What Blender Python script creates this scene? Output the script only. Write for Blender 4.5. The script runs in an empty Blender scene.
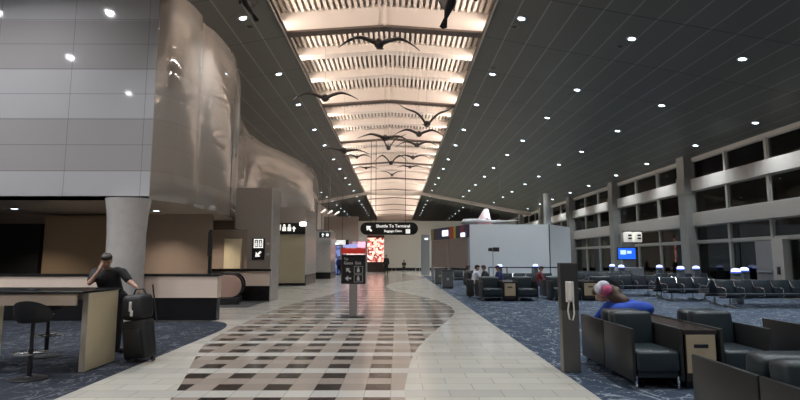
import bpy, bmesh, math, random
from mathutils import Vector, Matrix, Euler
random.seed(7)
C = bpy.context.scene.collection
PI = math.pi
R = math.radians

# ---------------------------------------------------------------- helpers
class MB:
    """collects shapes; build() links them as one mesh object"""
    def __init__(s): s.bm = bmesh.new()
    def _add(s, vs, fs):
        v = [s.bm.verts.new(p) for p in vs]
        for f in fs:
            try: s.bm.faces.new([v[i] for i in f])
            except ValueError: pass
        return v
    def box(s, x0, x1, y0, y1, z0, z1, bev=0, seg=2, M=None):
        vs = [(x, y, z) for z in (z0, z1) for y in (y0, y1) for x in (x0, x1)]
        v = s._add(vs, [(0,2,3,1),(4,5,7,6),(0,1,5,4),(2,6,7,3),(0,4,6,2),(1,3,7,5)])
        if bev:
            es = list({e for q in v for e in q.link_edges})
            r = bmesh.ops.bevel(s.bm, geom=es, offset=bev, segments=seg, affect='EDGES', profile=.5)
            v = list({q for f in r['faces'] for q in f.verts} | {q for q in v if q.is_valid})
        if M is not None: bmesh.ops.transform(s.bm, matrix=M, verts=v)
        return s
    def tube(s, pts, r, seg=10, cap=True, closed=False):
        pts = [Vector(p) for p in pts]; n = len(pts)
        rs = r if isinstance(r, (list, tuple)) else [r]*n
        rings = []; up = None
        for i, p in enumerate(pts):
            a = pts[(i-1) % n] if (closed or i > 0) else p
            b = pts[(i+1) % n] if (closed or i < n-1) else p
            t = (b-a).normalized()
            if up is None: up = Vector((0,0,1)) if abs(t.z) < .9 else Vector((1,0,0))
            u = t.cross(up)
            if u.length < 1e-4: u = t.cross(Vector((0,1,.1)))
            u.normalize(); w = u.cross(t).normalized(); up = w
            rings.append([s.bm.verts.new(p + (u*math.cos(k*2*PI/seg) + w*math.sin(k*2*PI/seg))*rs[i]) for k in range(seg)])
        m = n if closed else n-1
        for i in range(m):
            A, B = rings[i], rings[(i+1) % n]
            for k in range(seg):
                s.bm.faces.new((A[k], A[(k+1) % seg], B[(k+1) % seg], B[k]))
        if cap and not closed:
            s.bm.faces.new(rings[0][::-1]); s.bm.faces.new(rings[-1])
        return s
    def lathe(s, prof, loc=(0,0,0), seg=24, sx=1, sy=1, cap=True):
        rings = []
        for r, z in prof:
            rings.append([s.bm.verts.new((loc[0]+sx*r*math.cos(k*2*PI/seg), loc[1]+sy*r*math.sin(k*2*PI/seg), loc[2]+z)) for k in range(seg)])
        for A, B in zip(rings, rings[1:]):
            for k in range(seg): s.bm.faces.new((A[k], A[(k+1) % seg], B[(k+1) % seg], B[k]))
        if cap: s.bm.faces.new(rings[0][::-1]); s.bm.faces.new(rings[-1])
        return s
    def prism(s, poly, axis, a0, a1):
        """extrude a 2D polygon along an axis ('x': poly is (y,z); 'y': poly is (x,z); 'z': poly is (x,y))"""
        def P(p, a): return {'x': (a, p[0], p[1]), 'y': (p[0], a, p[1]), 'z': (p[0], p[1], a)}[axis]
        A = [s.bm.verts.new(P(p, a0)) for p in poly]; B = [s.bm.verts.new(P(p, a1)) for p in poly]
        n = len(poly)
        s.bm.faces.new(A[::-1]); s.bm.faces.new(B)
        for i in range(n): s.bm.faces.new((A[i], A[(i+1) % n], B[(i+1) % n], B[i]))
        return s
    def ball(s, c, r, seg=16, rings=10, M=None):
        r = r if isinstance(r, (list, tuple)) else (r, r, r)
        q = Matrix.Translation(c) @ (M or Matrix.Identity(4)) @ Matrix.Diagonal((r[0], r[1], r[2], 1))
        bmesh.ops.create_uvsphere(s.bm, u_segments=seg, v_segments=rings, radius=1, matrix=q)
        return s
    def cap(s, p0, r0, p1, r1, seg=12):
        """tapered capsule with rounded ends"""
        p0, p1 = Vector(p0), Vector(p1); d = (p1-p0).normalized()
        pts, rs = [], []
        for k in range(0, 5):
            a = PI/2*(1-k/4); pts.append(p0 - d*r0*math.sin(a)); rs.append(max(r0*math.cos(a), r0*.04))
        for k in range(0, 5):
            a = PI/2*(k/4); pts.append(p1 + d*r1*math.sin(a)); rs.append(max(r1*math.cos(a), r1*.04))
        return s.tube(pts, rs, seg)
    def quad(s, a, b, c, d):
        s._add([a, b, c, d], [(0, 1, 2, 3)]); return s
    def xf(s, M): bmesh.ops.transform(s.bm, matrix=M, verts=s.bm.verts[:]); return s
    def build(s, name, mat, parent=None, smooth=False, loc=None, rot=None, norm=True):
        if norm: bmesh.ops.recalc_face_normals(s.bm, faces=s.bm.faces[:])
        me = bpy.data.meshes.new(name); s.bm.to_mesh(me); s.bm.free()
        for m in (mat if isinstance(mat, (list, tuple)) else [mat]): me.materials.append(m)
        if smooth:
            for p in me.polygons: p.use_smooth = True
            try: me.set_sharp_from_angle(angle=R(42))
            except Exception: pass
        o = bpy.data.objects.new(name, me); C.objects.link(o)
        if parent: o.parent = parent
        if loc: o.location = loc
        if rot: o.rotation_euler = rot
        return o

def thing(name, label, cat, loc=(0,0,0), rz=0, group=None):
    o = bpy.data.objects.new(name, None); C.objects.link(o); o.empty_display_size = .2
    o.location = loc; o.rotation_euler = (0, 0, rz)
    return tag(o, label, cat, group)
def tag(o, label, cat, group=None):
    o['label'] = label; o['category'] = cat
    if group: o['group'] = group
    return o
def struct(o, label=None):
    o['kind'] = 'structure'
    if label: o['label'] = label
    return o
def copy_tree(o, parent=None):
    c = o.copy(); C.objects.link(c)
    if parent: c.parent = parent
    for ch in list(o.children): copy_tree(ch, c)
    return c
def setpos(o, loc, rz=0): o.location = loc; o.rotation_euler = (0, 0, rz)

# ---------------------------------------------------------------- materials
def mat(name, col, rough=.5, metal=0, spec=.5, emit=None, es=0, noise=0, nscale=8, bump=0, bscale=60, coat=0):
    m = bpy.data.materials.new(name); m.use_nodes = True
    nt = m.node_tree; b = nt.nodes['Principled BSDF']
    b.inputs['Base Color'].default_value = (*col, 1); b.inputs['Roughness'].default_value = rough
    b.inputs['Metallic'].default_value = metal; b.inputs['Specular IOR Level'].default_value = spec
    b.inputs['Coat Weight'].default_value = coat
    if emit: b.inputs['Emission Color'].default_value = (*emit, 1); b.inputs['Emission Strength'].default_value = es
    tc = nt.nodes.new('ShaderNodeTexCoord')
    if noise:
        n = nt.nodes.new('ShaderNodeTexNoise'); n.inputs['Scale'].default_value = nscale; n.inputs['Detail'].default_value = 4
        nt.links.new(tc.outputs['Object'], n.inputs['Vector'])
        mx = nt.nodes.new('ShaderNodeMix'); mx.data_type = 'RGBA'
        mx.inputs[6].default_value = tuple(c*(1-noise) for c in col)+(1,)
        mx.inputs[7].default_value = tuple(min(1, c*(1+noise)) for c in col)+(1,)
        nt.links.new(n.outputs['Fac'], mx.inputs[0]); nt.links.new(mx.outputs[2], b.inputs['Base Color'])
    if bump:
        n = nt.nodes.new('ShaderNodeTexNoise'); n.inputs['Scale'].default_value = bscale
        nt.links.new(tc.outputs['Object'], n.inputs['Vector'])
        bp = nt.nodes.new('ShaderNodeBump'); bp.inputs['Strength'].default_value = bump; bp.inputs['Distance'].default_value = .01
        nt.links.new(n.outputs['Fac'], bp.inputs['Height']); nt.links.new(bp.outputs[0], b.inputs['Normal'])
    return m

class NG:
    """tiny node-expression helper on a principled material"""
    def __init__(s, name, **k):
        s.m = mat(name, (.5,.5,.5), **k); s.nt = s.m.node_tree; s.b = s.nt.nodes['Principled BSDF']
        g = s.nt.nodes.new('ShaderNodeNewGeometry'); x = s.nt.nodes.new('ShaderNodeSeparateXYZ')
        s.pos = g.outputs['Position']; s.nt.links.new(s.pos, x.inputs[0]); s.X, s.Y, s.Z = x.outputs
    def mth(s, op, a, b=None, c=None):
        n = s.nt.nodes.new('ShaderNodeMath'); n.operation = op
        for i, v in enumerate((a, b, c)):
            if v is None: continue
            if isinstance(v, (int, float)): n.inputs[i].default_value = v
            else: s.nt.links.new(v, n.inputs[i])
        return n.outputs[0]
    def mod(s, a, per, off=0):     # positive remainder of (a+off)/per
        return s.mth('FLOORED_MODULO', s.mth('ADD', a, off), per)
    def lt(s, a, b): return s.mth('LESS_THAN', a, b)
    def gt(s, a, b): return s.mth('GREATER_THAN', a, b)
    def mul(s, a, b): return s.mth('MULTIPLY', a, b)
    def mx(s, f, a, b):
        n = s.nt.nodes.new('ShaderNodeMix'); n.data_type = 'RGBA'
        for i, v in ((0, f), (6, a), (7, b)):
            if isinstance(v, (int, float)): n.inputs[i].default_value = v
            elif isinstance(v, tuple): n.inputs[i].default_value = (*v, 1)
            else: s.nt.links.new(v, n.inputs[i])
        return n.outputs[2]
    def noise(s, scale, detail=3, vec=None, dist=0):
        n = s.nt.nodes.new('ShaderNodeTexNoise'); n.inputs['Scale'].default_value = scale; n.inputs['Detail'].default_value = detail
        n.inputs['Distortion'].default_value = dist
        s.nt.links.new(vec or s.pos, n.inputs['Vector']); return n.outputs['Fac']
    def scaled(s, v):
        n = s.nt.nodes.new('ShaderNodeMapping'); n.inputs['Scale'].default_value = v
        s.nt.links.new(s.pos, n.inputs['Vector']); return n.outputs[0]
    def wnoise(s, a, b):
        c = s.nt.nodes.new('ShaderNodeCombineXYZ'); s.nt.links.new(a, c.inputs[0]); s.nt.links.new(b, c.inputs[1])
        n = s.nt.nodes.new('ShaderNodeTexWhiteNoise'); n.noise_dimensions = '2D'; s.nt.links.new(c.outputs[0], n.inputs['Vector']); return n.outputs['Value']
    def col(s, c): s.nt.links.new(c, s.b.inputs['Base Color']); return s.m
    def rough(s, c): s.nt.links.new(c, s.b.inputs['Roughness']); return s

T = .3125
# white stone tile in running bond
g = NG('white_tile', rough=.16, spec=.42)
row = g.mth('FLOOR', g.mth('DIVIDE', g.mth('ADD', g.Y, -6.12), T))
sh = g.mul(g.mod(row, 2), T)
gx = g.lt(g.mod(g.mth('ADD', g.X, sh), 2*T), .012)
gy = g.lt(g.mod(g.Y, T, -6.12), .012)
colm = g.mth('FLOOR', g.mth('DIVIDE', g.mth('ADD', g.X, sh), 2*T))
wn = g.wnoise(row, colm)
base = g.mx(wn, (.51,.49,.425), (.57,.55,.485))
base = g.mx(g.mul(g.noise(3), .35), base, (.40,.39,.36))
# every fourth course is a slightly greyer band, as across the chequered field
band = g.lt(g.mod(g.Y, 4*T, -6.12), T)
base = g.mx(g.mul(band, .35), base, (.36,.36,.34))
M_white = g.col(g.mx(g.mul(g.mth('MAXIMUM', gx, gy), .65), base, (.26,.25,.22)))
# chequered field
g = NG('chequered_tile', rough=.17, spec=.32)
dx = g.lt(g.mod(g.X, 2*T, .39), T)
ry = g.mod(g.Y, 4*T, -6.12)
white = g.lt(ry, T)
d1 = g.mul(g.gt(ry, T), g.lt(ry, 2*T)); d2 = g.gt(ry, 3*T)
dark = g.mul(dx, g.mth('MAXIMUM', d1, d2))
wn = g.wnoise(g.mth('FLOOR', g.mth('DIVIDE', g.mth('ADD', g.X, .39), T)), g.mth('FLOOR', g.mth('DIVIDE', g.mth('ADD', g.Y, -6.12), T)))
pink = g.mx(wn, (.27,.225,.19), (.35,.30,.255))
wht = g.mx(wn, (.44,.43,.39), (.52,.505,.46))
wht = g.mx(g.mul(dx, .0), wht, pink)
dk = g.mx(wn, (.012,.010,.009), (.045,.033,.027))
dk = g.mx(g.mul(g.gt(g.noise(25), .66), .5), dk, (.12,.09,.08))
c = g.mx(white, g.mx(dark, pink, dk), wht)
gr = g.mth('MAXIMUM', g.lt(g.mod(g.X, T, .39), .008), g.lt(g.mod(g.Y, T, -6.12), .008))
M_check = g.col(g.mx(g.mul(gr, .6), c, (.13,.12,.11)))
# carpets: dark blue grey with thin broken pale streaks
def carpet(name, c0, c1, streak, amt):
    g = NG(name, rough=.95, spec=.1)
    a = g.noise(1.3, 5, g.scaled((1, .55, 1)), 1.6)
    b = g.noise(2.1, 5, g.scaled((.5, 1.1, 1)), 2.2)
    la = g.lt(g.mth('ABSOLUTE', g.mth('ADD', a, -.5)), .011)
    lb = g.lt(g.mth('ABSOLUTE', g.mth('ADD', b, -.53)), .010)
    l = g.mul(g.mth('MAXIMUM', la, lb), g.gt(g.noise(6, 2), .42))
    base = g.mx(g.noise(2.5, 6), c0, c1)
    fine = g.noise(120, 2)
    base = g.mx(g.mul(fine, .4), base, tuple(q*1.5 for q in c1))
    return g.col(g.mx(g.mul(l, amt), base, streak))
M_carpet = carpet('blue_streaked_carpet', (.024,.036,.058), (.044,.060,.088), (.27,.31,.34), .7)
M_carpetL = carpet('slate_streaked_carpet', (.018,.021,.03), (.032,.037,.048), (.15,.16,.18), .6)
# linear metal ceiling: lighter seams lengthwise, dark joints across
def ceilmat(name):
    g = NG(name, rough=.42, metal=0, spec=.4)
    seam = g.lt(g.mod(g.X, .75, .1), .045)
    joint = g.lt(g.mod(g.Y, 3.0, 1.2), .04)
    pan = g.wnoise(g.mth('FLOOR', g.mth('DIVIDE', g.mth('ADD', g.X, .1), .75)), g.mth('FLOOR', g.mth('DIVIDE', g.mth('ADD', g.Y, 1.2), 3.0)))
    c = g.mx(pan, (.112,.113,.094), (.128,.129,.108))
    c = g.mx(g.mul(g.noise(.35, 3), .5), c, (.080,.082,.068))
    c = g.mx(g.mul(seam, .8), c, (.27,.27,.235))
    return g.col(g.mx(g.mul(joint, .85), c, (.02,.02,.02)))
M_ceil = ceilmat('grey_linear_ceiling')
# glossy wall panels, two tones in courses, thin joints
def panelmat(name, light, dark, rough, vert=2.0, axis='X', jt=.55):
    g = NG(name, rough=rough, spec=.6)
    zz = g.mod(g.Z, 2.72, -3.1)       # 3.1-3.85 light, 3.85-5.3 dark, 5.3-6.6 light
    dk = g.mth('MAXIMUM', g.mul(g.gt(g.Z, 3.85), g.lt(g.Z, 5.28)), g.mul(g.gt(g.Z, 6.6), g.lt(g.Z, 7.98)))
    j = g.lt(g.mod(g.Z, .69, -3.17), .014)
    v = g.lt(g.mod(g.X if axis == 'X' else g.Y, vert, .7), .014)
    c = g.mx(dk, light, dark)
    c = g.mx(g.mul(g.noise(.5), .3), c, tuple(q*.8 for q in dark))
    return g.col(g.mx(g.mul(g.mth('MAXIMUM', j, v), jt), c, (.06,.06,.06)))
M_panel = panelmat('glossy_grey_wall_panel', (.47,.47,.485), (.36,.35,.35), .06)
M_curve = panelmat('glossy_taupe_wall_panel', (.36,.315,.275), (.34,.295,.255), .03, 1.6, 'Y', .15); M_curve.node_tree.nodes['Principled BSDF'].inputs['IOR'].default_value = 2.0
def _ripple(m, per, ph, dist, st):
    nt = m.node_tree; b = nt.nodes['Principled BSDF']; g_ = nt.nodes.new('ShaderNodeNewGeometry'); x_ = nt.nodes.new('ShaderNodeSeparateXYZ'); nt.links.new(g_.outputs['Position'], x_.inputs[0])
    a_ = nt.nodes.new('ShaderNodeMath'); a_.operation = 'ADD'; a_.inputs[1].default_value = -ph; nt.links.new(x_.outputs[2], a_.inputs[0])
    d_ = nt.nodes.new('ShaderNodeMath'); d_.operation = 'MULTIPLY'; d_.inputs[1].default_value = PI/per; nt.links.new(a_.outputs[0], d_.inputs[0])
    s_ = nt.nodes.new('ShaderNodeMath'); s_.operation = 'SINE'; nt.links.new(d_.outputs[0], s_.inputs[0])
    q_ = nt.nodes.new('ShaderNodeMath'); q_.operation = 'ABSOLUTE'; nt.links.new(s_.outputs[0], q_.inputs[0])
    p_ = nt.nodes.new('ShaderNodeBump'); p_.inputs['Distance'].default_value = dist; p_.inputs['Strength'].default_value = st
    nt.links.new(q_.outputs[0], p_.inputs['Height']); nt.links.new(p_.outputs[0], b.inputs['Normal'])
_ripple(M_curve, .69, 3.17, .006, 1.0)   # each course of glossy panels is slightly pillowed
M_cream = mat('cream_painted_metal', (.60,.54,.48), .5, noise=.06, nscale=1)
M_creamb = mat('cream_bulkhead', (.76,.68,.61), .55, noise=.05, nscale=1)
M_lip = mat('brown_lip', (.16,.12,.10), .5)
M_deck = mat('brown_perforated_deck', (.22,.18,.15), .7)
M_conc = mat('grey_concrete', (.25,.25,.23), .7, noise=.12, nscale=3, bump=.2)
M_beam = mat('painted_beam', (.36,.35,.32), .45, noise=.05)
M_mull = mat('aluminium_mullion', (.34,.34,.31), .4, metal=.3)
M_black = mat('black_base', (.012,.012,.013), .25)
M_blackr = mat('black_rail', (.015,.015,.016), .2)
M_beige = mat('beige_laminate', (.86,.71,.60), .35, noise=.05, nscale=4)
M_beigey = mat('yellow_beige_panel', (.52,.46,.32), .4, noise=.05)
M_brown = mat('brown_wall', (.26,.205,.17), .35, noise=.08, nscale=1.5)
M_board = mat('olive_brown_board', (.30,.22,.14), .5, noise=.06)
M_stone = mat('grey_stone_column', (.52,.50,.48), .25, noise=.15, nscale=5)
M_blk = mat('black_void', (.006,.006,.006), .9)
M_box = mat('taupe_box', (.28,.245,.215), .3, noise=.05)
M_part = mat('white_partition', (.82,.88,.90), .35, noise=.03, nscale=2)
M_farw = mat('far_white_wall', (.60,.60,.54), .6, noise=.04)
M_farb = mat('far_taupe_wall', (.30,.25,.215), .5, noise=.05)
M_greyp = mat('grey_pillar', (.30,.32,.34), .4)
M_soffit = mat('taupe_soffit', (.30,.275,.25), .3)
M_steel = mat('brushed_steel', (.45,.45,.45), .3, metal=.9)
M_chrome = mat('chrome', (.75,.75,.75), .15, metal=1)
M_dmetal = mat('dark_metal', (.05,.05,.055), .4, metal=.6)
M_leather = mat('dark_teal_leather', (.015,.024,.029), .33, noise=.2, nscale=5, bump=.12, bscale=180)
M_side = mat('charcoal_side_panel', (.018,.019,.019), .38, noise=.1)
M_walnut = mat('dark_walnut', (.03,.02,.017), .25, noise=.3, nscale=12)
M_tan = mat('tan_oak_laminate', (.42,.34,.22), .45, noise=.08, nscale=9)
M_tan2 = mat('pale_maple_laminate', (.78,.68,.46), .42, noise=.06, nscale=7)
M_edge = mat('grey_laminate_edge', (.42,.38,.32), .4)
M_vinyl = mat('dark_blue_vinyl', (.022,.032,.041), .28, noise=.15, nscale=9)
M_bird = mat('dark_bronze', (.018,.014,.012), .45, metal=.3)
M_wire = mat('thin_steel_wire', (.25,.24,.23), .5, metal=.5)
M_skin = mat('skin', (.42,.24,.17), .5)
M_skin2 = mat('light_skin', (.50,.31,.23), .5)
M_hair = mat('dark_brown_hair', (.02,.012,.008), .5, noise=.4, nscale=60)
M_hairb = mat('brown_hair', (.065,.035,.02), .5, noise=.4, nscale=60)
M_cloth_b = mat('black_cloth', (.012,.012,.014), .85, noise=.3, nscale=30, bump=.2, bscale=40)
M_cloth_w = mat('white_cloth', (.62,.64,.72), .85, noise=.05)
M_cloth_r = mat('dark_red_cloth', (.16,.025,.03), .85, noise=.2)
M_cloth_p = mat('purple_cloth', (.07,.05,.20), .85, noise=.2)
M_cloth_n = mat('navy_cloth', (.03,.04,.14), .85, noise=.2)
M_cloth_bl = mat('bright_blue_cloth', (.012,.065,.42), .75, noise=.35, nscale=12, bump=.4, bscale=25)
M_cloth_g = mat('charcoal_cloth', (.05,.05,.055), .85, noise=.2)
M_pinkc = mat('pink_cloth', (.50,.10,.20), .8, noise=.15, nscale=20)
M_whitec = mat('white_fleece', (.60,.58,.66), .9, noise=.1)
M_shoe = mat('dark_shoe', (.02,.018,.018), .4)
M_bag = mat('black_nylon', (.014,.014,.016), .6, noise=.3, nscale=30, bump=.2, bscale=90)
M_tagw = mat('white_tag', (.55,.55,.52), .6)
M_signb = mat('black_sign_face', (.010,.010,.011), .3)
M_signw = mat('white_lettering', (.8,.8,.78), .5, emit=(1,.97,.9), es=.9)
M_phone = mat('pale_handset', (.75,.72,.66), .35)
M_lens = mat('downlight_lens', (.9,.95,1), .4, emit=(.72,.86,1), es=9)
M_trim = mat('downlight_trim', (.28,.29,.29), .35, metal=.5)
M_dome = mat('dome_lamp', (.5,.6,1), .4, emit=(.50,.60,1), es=2.4)
M_domeb = mat('blue_collar_lamp', (.05,.1,.6), .4, emit=(.04,.09,.8), es=1.0)
M_post = mat('grey_post', (.13,.15,.17), .4, metal=.2)
M_glass = bpy.data.materials.new('dark_window_glass'); M_glass.use_nodes = True
nt = M_glass.node_tree; nt.nodes.clear()
o_ = nt.nodes.new('ShaderNodeOutputMaterial'); mx_ = nt.nodes.new('ShaderNodeMixShader'); tr_ = nt.nodes.new('ShaderNodeBsdfTransparent'); gl_ = nt.nodes.new('ShaderNodeBsdfGlossy'); fr_ = nt.nodes.new('ShaderNodeFresnel')
tr_.inputs[0].default_value = (.55,.6,.62,1); gl_.inputs['Roughness'].default_value = .02; fr_.inputs[0].default_value = 1.5
nt.links.new(fr_.outputs[0], mx_.inputs[0]); nt.links.new(tr_.outputs[0], mx_.inputs[1]); nt.links.new(gl_.outputs[0], mx_.inputs[2]); nt.links.new(mx_.outputs[0], o_.inputs[0])
def emis(name, col, st, pat=None):
    m = mat(name, tuple(min(1, c) for c in col), .4, emit=col, es=st)
    if pat:
        nt = m.node_tree; b = nt.nodes['Principled BSDF']; tc = nt.nodes.new('ShaderNodeTexCoord')
        v = nt.nodes.new('ShaderNodeTexVoronoi'); v.inputs['Scale'].default_value = pat[0]
        r = nt.nodes.new('ShaderNodeValToRGB'); nt.links.new(tc.outputs['Object'], v.inputs['Vector'])
        r.color_ramp.interpolation = 'CONSTANT'
        els = r.color_ramp.elements; cols = pat[1]
        while len(els) < len(cols): els.new(.5)
        for i, c in enumerate(cols): els[i].position = i/len(cols); els[i].color = (*c, 1)
        sp = nt.nodes.new('ShaderNodeSeparateColor'); nt.links.new(v.outputs['Color'], sp.inputs[0])
        nt.links.new(sp.outputs[0], r.inputs[0]); nt.links.new(r.outputs[0], b.inputs['Emission Color']); nt.links.new(r.outputs[0], b.inputs['Base Color'])
    return m

# ---------------------------------------------------------------- the floor
def interp(tab, y):
    """smooth interpolation of (y, x) pairs"""
    if y <= tab[0][0]: return tab[0][1]
    if y >= tab[-1][0]: return tab[-1][1]
    for i in range(len(tab)-1):
        if tab[i][0] <= y <= tab[i+1][0]:
            a, b = tab[i], tab[i+1]; p = tab[i-1] if i else a; q = tab[i+2] if i+2 < len(tab) else b
            h = b[0]-a[0]; t = (y-a[0])/h
            ma = (b[1]-p[1])/(b[0]-p[0]); mb = (q[1]-a[1])/(q[0]-a[0])
            return (2*t**3-3*t*t+1)*a[1] + (t**3-2*t*t+t)*h*ma + (-2*t**3+3*t*t)*b[1] + (t**3-t*t)*h*mb
LEFT = [(-6,-2.6),(0,-1.9),(3,-1.95),(6.4,-2.71),(7.9,-3.14),(9.7,-3.6),(12,-3.78),(17,-3.77),(21,-3.2),(24.4,-2.7),(28,-2.35),(33,-2.9),(40,-3.9),(48,-3.4),(56,-2.4),(66,-2.4)]
RIGHT = [(-6,1.6),(0,1.2),(3,.45),(5.8,.10),(7,.14),(8.5,.27),(10.1,.55),(12,1.0),(14,1.49),(15.6,1.75),(17.2,1.77),(19.5,1.5),(21,1.15),(23.5,.4),(25.5,-.18),(29.2,-.62),(32,-.45),(35.5,.49),(38.5,1.5),(41.8,2.3),(46,2.0),(52,.6),(58,-.2),(66,-.2)]
LEFT = [(y+.17, x) for y, x in LEFT]; RIGHT = [(y+.17, x) for y, x in RIGHT]
CARP_R = 2.33
def carpL(y):
    if y <= 11: return -3.9
    if y >= 13.3: return -4.75
    t = (y-11)/2.3; return -3.9 - .85*(1-math.sqrt(max(0, 1-t**2.4)))
m = MB(); ys = [-6+.25*i for i in range(0, 289)]
rows = []
for y in ys:
    lx = -9.5 if y > 13.39 else carpL(y)
    xs = [lx, interp(LEFT, y), interp(RIGHT, y), CARP_R if y < 46 else 15.5]
    rows.append([m.bm.verts.new((x, y, 0)) for x in xs])
for a, b in zip(rows, rows[1:]):
    for k in range(3):
        f = m.bm.faces.new((a[k], a[k+1], b[k+1], b[k])); f.material_index = 1 if k == 1 else 0
struct(m.build('floor', [M_white, M_check], norm=False), 'pale tiled walkway with a wavy-edged chequered field of dark and pinkish tiles')
m = MB(); m.quad((CARP_R,-6,0), (15.5,-6,0), (15.5,46,0), (CARP_R,46,0))
struct(m.build('floor_carpet_right', M_carpet, norm=False), 'blue carpet with pale streaks under the lounge seating')
m = MB(); r1 = []
yy = [y for y in ys if y <= 13.3] + [13.3, 13.39]
for y in yy: r1.append([m.bm.verts.new((-18, y, 0)), m.bm.verts.new((carpL(y), y, 0))])
for a, b in zip(r1, r1[1:]):
    if abs(a[0].co.y-b[0].co.y) > 1e-6: m.bm.faces.new((a[0], a[1], b[1], b[0]))
m.quad((-18,13.39,0), (-9.5,13.39,0), (-9.5,18,0), (-18,18,0))
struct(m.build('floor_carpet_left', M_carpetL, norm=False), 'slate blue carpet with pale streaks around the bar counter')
# near baseboard strip between carpet and walkway is flush, so none is built

# ---------------------------------------------------------------- ceiling and skylight vault
XL, XR, ZC, SL = -3.8, 2.95, 9.2, .19
Y0, Y1 = -6, 100
m = MB()
def ceilz(x): return ZC - SL*(x-XR) if x > XR else ZC + SL*(x-XL)
m.prism([(XR,ZC), (15.5,ceilz(15.5)), (15.5,ceilz(15.5)+.2), (XR,ZC+.2)], 'y', Y0, Y1)
struct(m.build('ceiling_right', M_ceil), 'sloping dark grey linear metal ceiling right of the skylight')
m = MB()
m.prism([(XL,ZC), (XL,ZC+.2), (-9.6,ceilz(-9.6)+.2), (-9.6,ceilz(-9.6))], 'y', 13.34, Y1)
m.prism([(XL,ZC), (XL,ZC+.2), (-6.5,ceilz(-6.5)+.2), (-6.5,ceilz(-6.5))], 'y', Y0, 13.34)
m.box(-6.55, -6.45, Y0, 13.2, ceilz(-6.5), 9.9); m.box(-18, -6.5, Y0, 13.2, 9.7, 9.9)
struct(m.build('ceiling_left', M_ceil), 'narrow dark grey linear metal ceiling left of the skylight')
m = MB()   # cove lips, ledges and outer cove walls
for s, x in ((-1, XL), (1, XR)):
    m.box(min(x, x+s*.05), max(x, x+s*.05), Y0, Y1, ZC-.02, ZC+.14)
    m.box(min(x+s*.6, x+s*.7), max(x+s*.6, x+s*.7), Y0, Y1, ZC+.1, 10.3)
struct(m.build('trim_1', M_cream), 'cream lips along both long edges of the skylight')
XC = (XL+XR)/2; W2 = (XR-XL)/2+.6
def gable(x, ze, rise): return ze + rise*(1-abs(x-XC)/W2)
m = MB(); zd = 10.12
m.prism([(XC-W2,zd), (XC,zd+.3), (XC+W2,zd), (XC+W2,zd+.1), (XC,zd+.4), (XC-W2,zd+.1)], 'y', Y0, Y1)
struct(m.build('ceiling_vault_deck', M_deck), 'brown ribbed deck at the top of the skylight vault')
m = MB(); x = XC-W2+.1
while x < XC+W2-.1:
    z = gable(x, zd, .3); m.box(x-.055, x+.055, Y0, Y1, z-.10, z+.02); x += .205
struct(m.build('ceiling_vault_ribs', M_cream), 'long cream ribs running under the skylight deck')
def bulk(y, ze, rise, th, lip):
    m = MB()
    m.prism([(XC-W2,ze), (XC,ze+rise), (XC+W2,ze), (XC+W2,10.2), (XC,10.5), (XC-W2,10.2)], 'y', y, y+th)
    o = struct(m.build('ceiling_crossbeam', M_creamb), 'cream cross beam with a low gable edge spanning the skylight')
    if lip:
        m = MB(); m.prism([(XC-W2,ze-.05), (XC,ze+rise-.05), (XC+W2,ze-.05), (XC+W2,ze+.03), (XC,ze+rise+.03), (XC-W2,ze+.03)], 'y', y-.03, y+th+.05)
        m.build('lip', M_lip, o)
        m = MB(); m.box(XC-.05, XC+.05, y-.06, y, ze+rise, 10.4); m.build('centre_mullion', M_creamb, o)
y = 16.9-8.4*2
while y < 98:
    bulk(y, 9.33, .28, .3, True)
    bulk(y+3.0, 9.70, .28, .45, False); bulk(y+5.7, 9.70, .28, .45, False)
    y += 8.4
# deep cross beam where the hall changes, below the sloping ceilings
m = MB()
m.prism([(-9.6,ceilz(-9.6)), (XL,ZC), (XL,ZC+.2), (XR,ZC+.2), (XR,ZC), (15.5,ceilz(15.5)), (15.5,ceilz(15.5)-.35), (XR,ZC-.3), (XL,ZC-.3), (-9.6,ceilz(-9.6)-.3)], 'y', 58.8, 59.3)
struct(m.build('ceiling_hall_beam', M_creamb), 'pale beam crossing the whole hall far down the skylight')

# ---------------------------------------------------------------- window wall on the right
WX = 15.5
cols_y = [8.3-9+9*k for k in range(0, 9)]           # near ends of the columns
m = MB()
for z0, z1, pr in ((3.22,3.90,.16), (5.05,5.68,.16), (6.62,6.86,.05)):
    m.box(WX-pr, WX+.3, -6, 80, z0, z1, .02)
m.box(WX-.03, WX+.3, -6, 80, 0, .12)
struct(m.build('wall_right', M_beam), 'pale horizontal beams of the window wall')
for k, y in enumerate(cols_y):
    m = MB(); m.box(WX-.48, WX+.35, y, y+.7, 0, 6.95, .03)
    m.box(WX-.51, WX+.35, y-.03, y+.75, 4.9, 5.8, .02)
    struct(m.build('wall_right_column', M_conc), 'grey concrete column of the window wall')
m = MB()
for y in cols_y:
    for dy in (3.65, 6.35): m.box(WX-.06, WX+.12, y+dy-.07, y+dy+.07, 0, 6.7)
    m.box(WX-.05, WX+.1, y+.8, y+9, 2.36, 2.46)
struct(m.build('trim_2', M_mull), 'slim grey mullions between the dark window panes')
levels = ((.12,2.36), (2.46,3.22), (3.90,5.05), (5.68,6.62))
n = 1; pane_cache = {}
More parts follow.
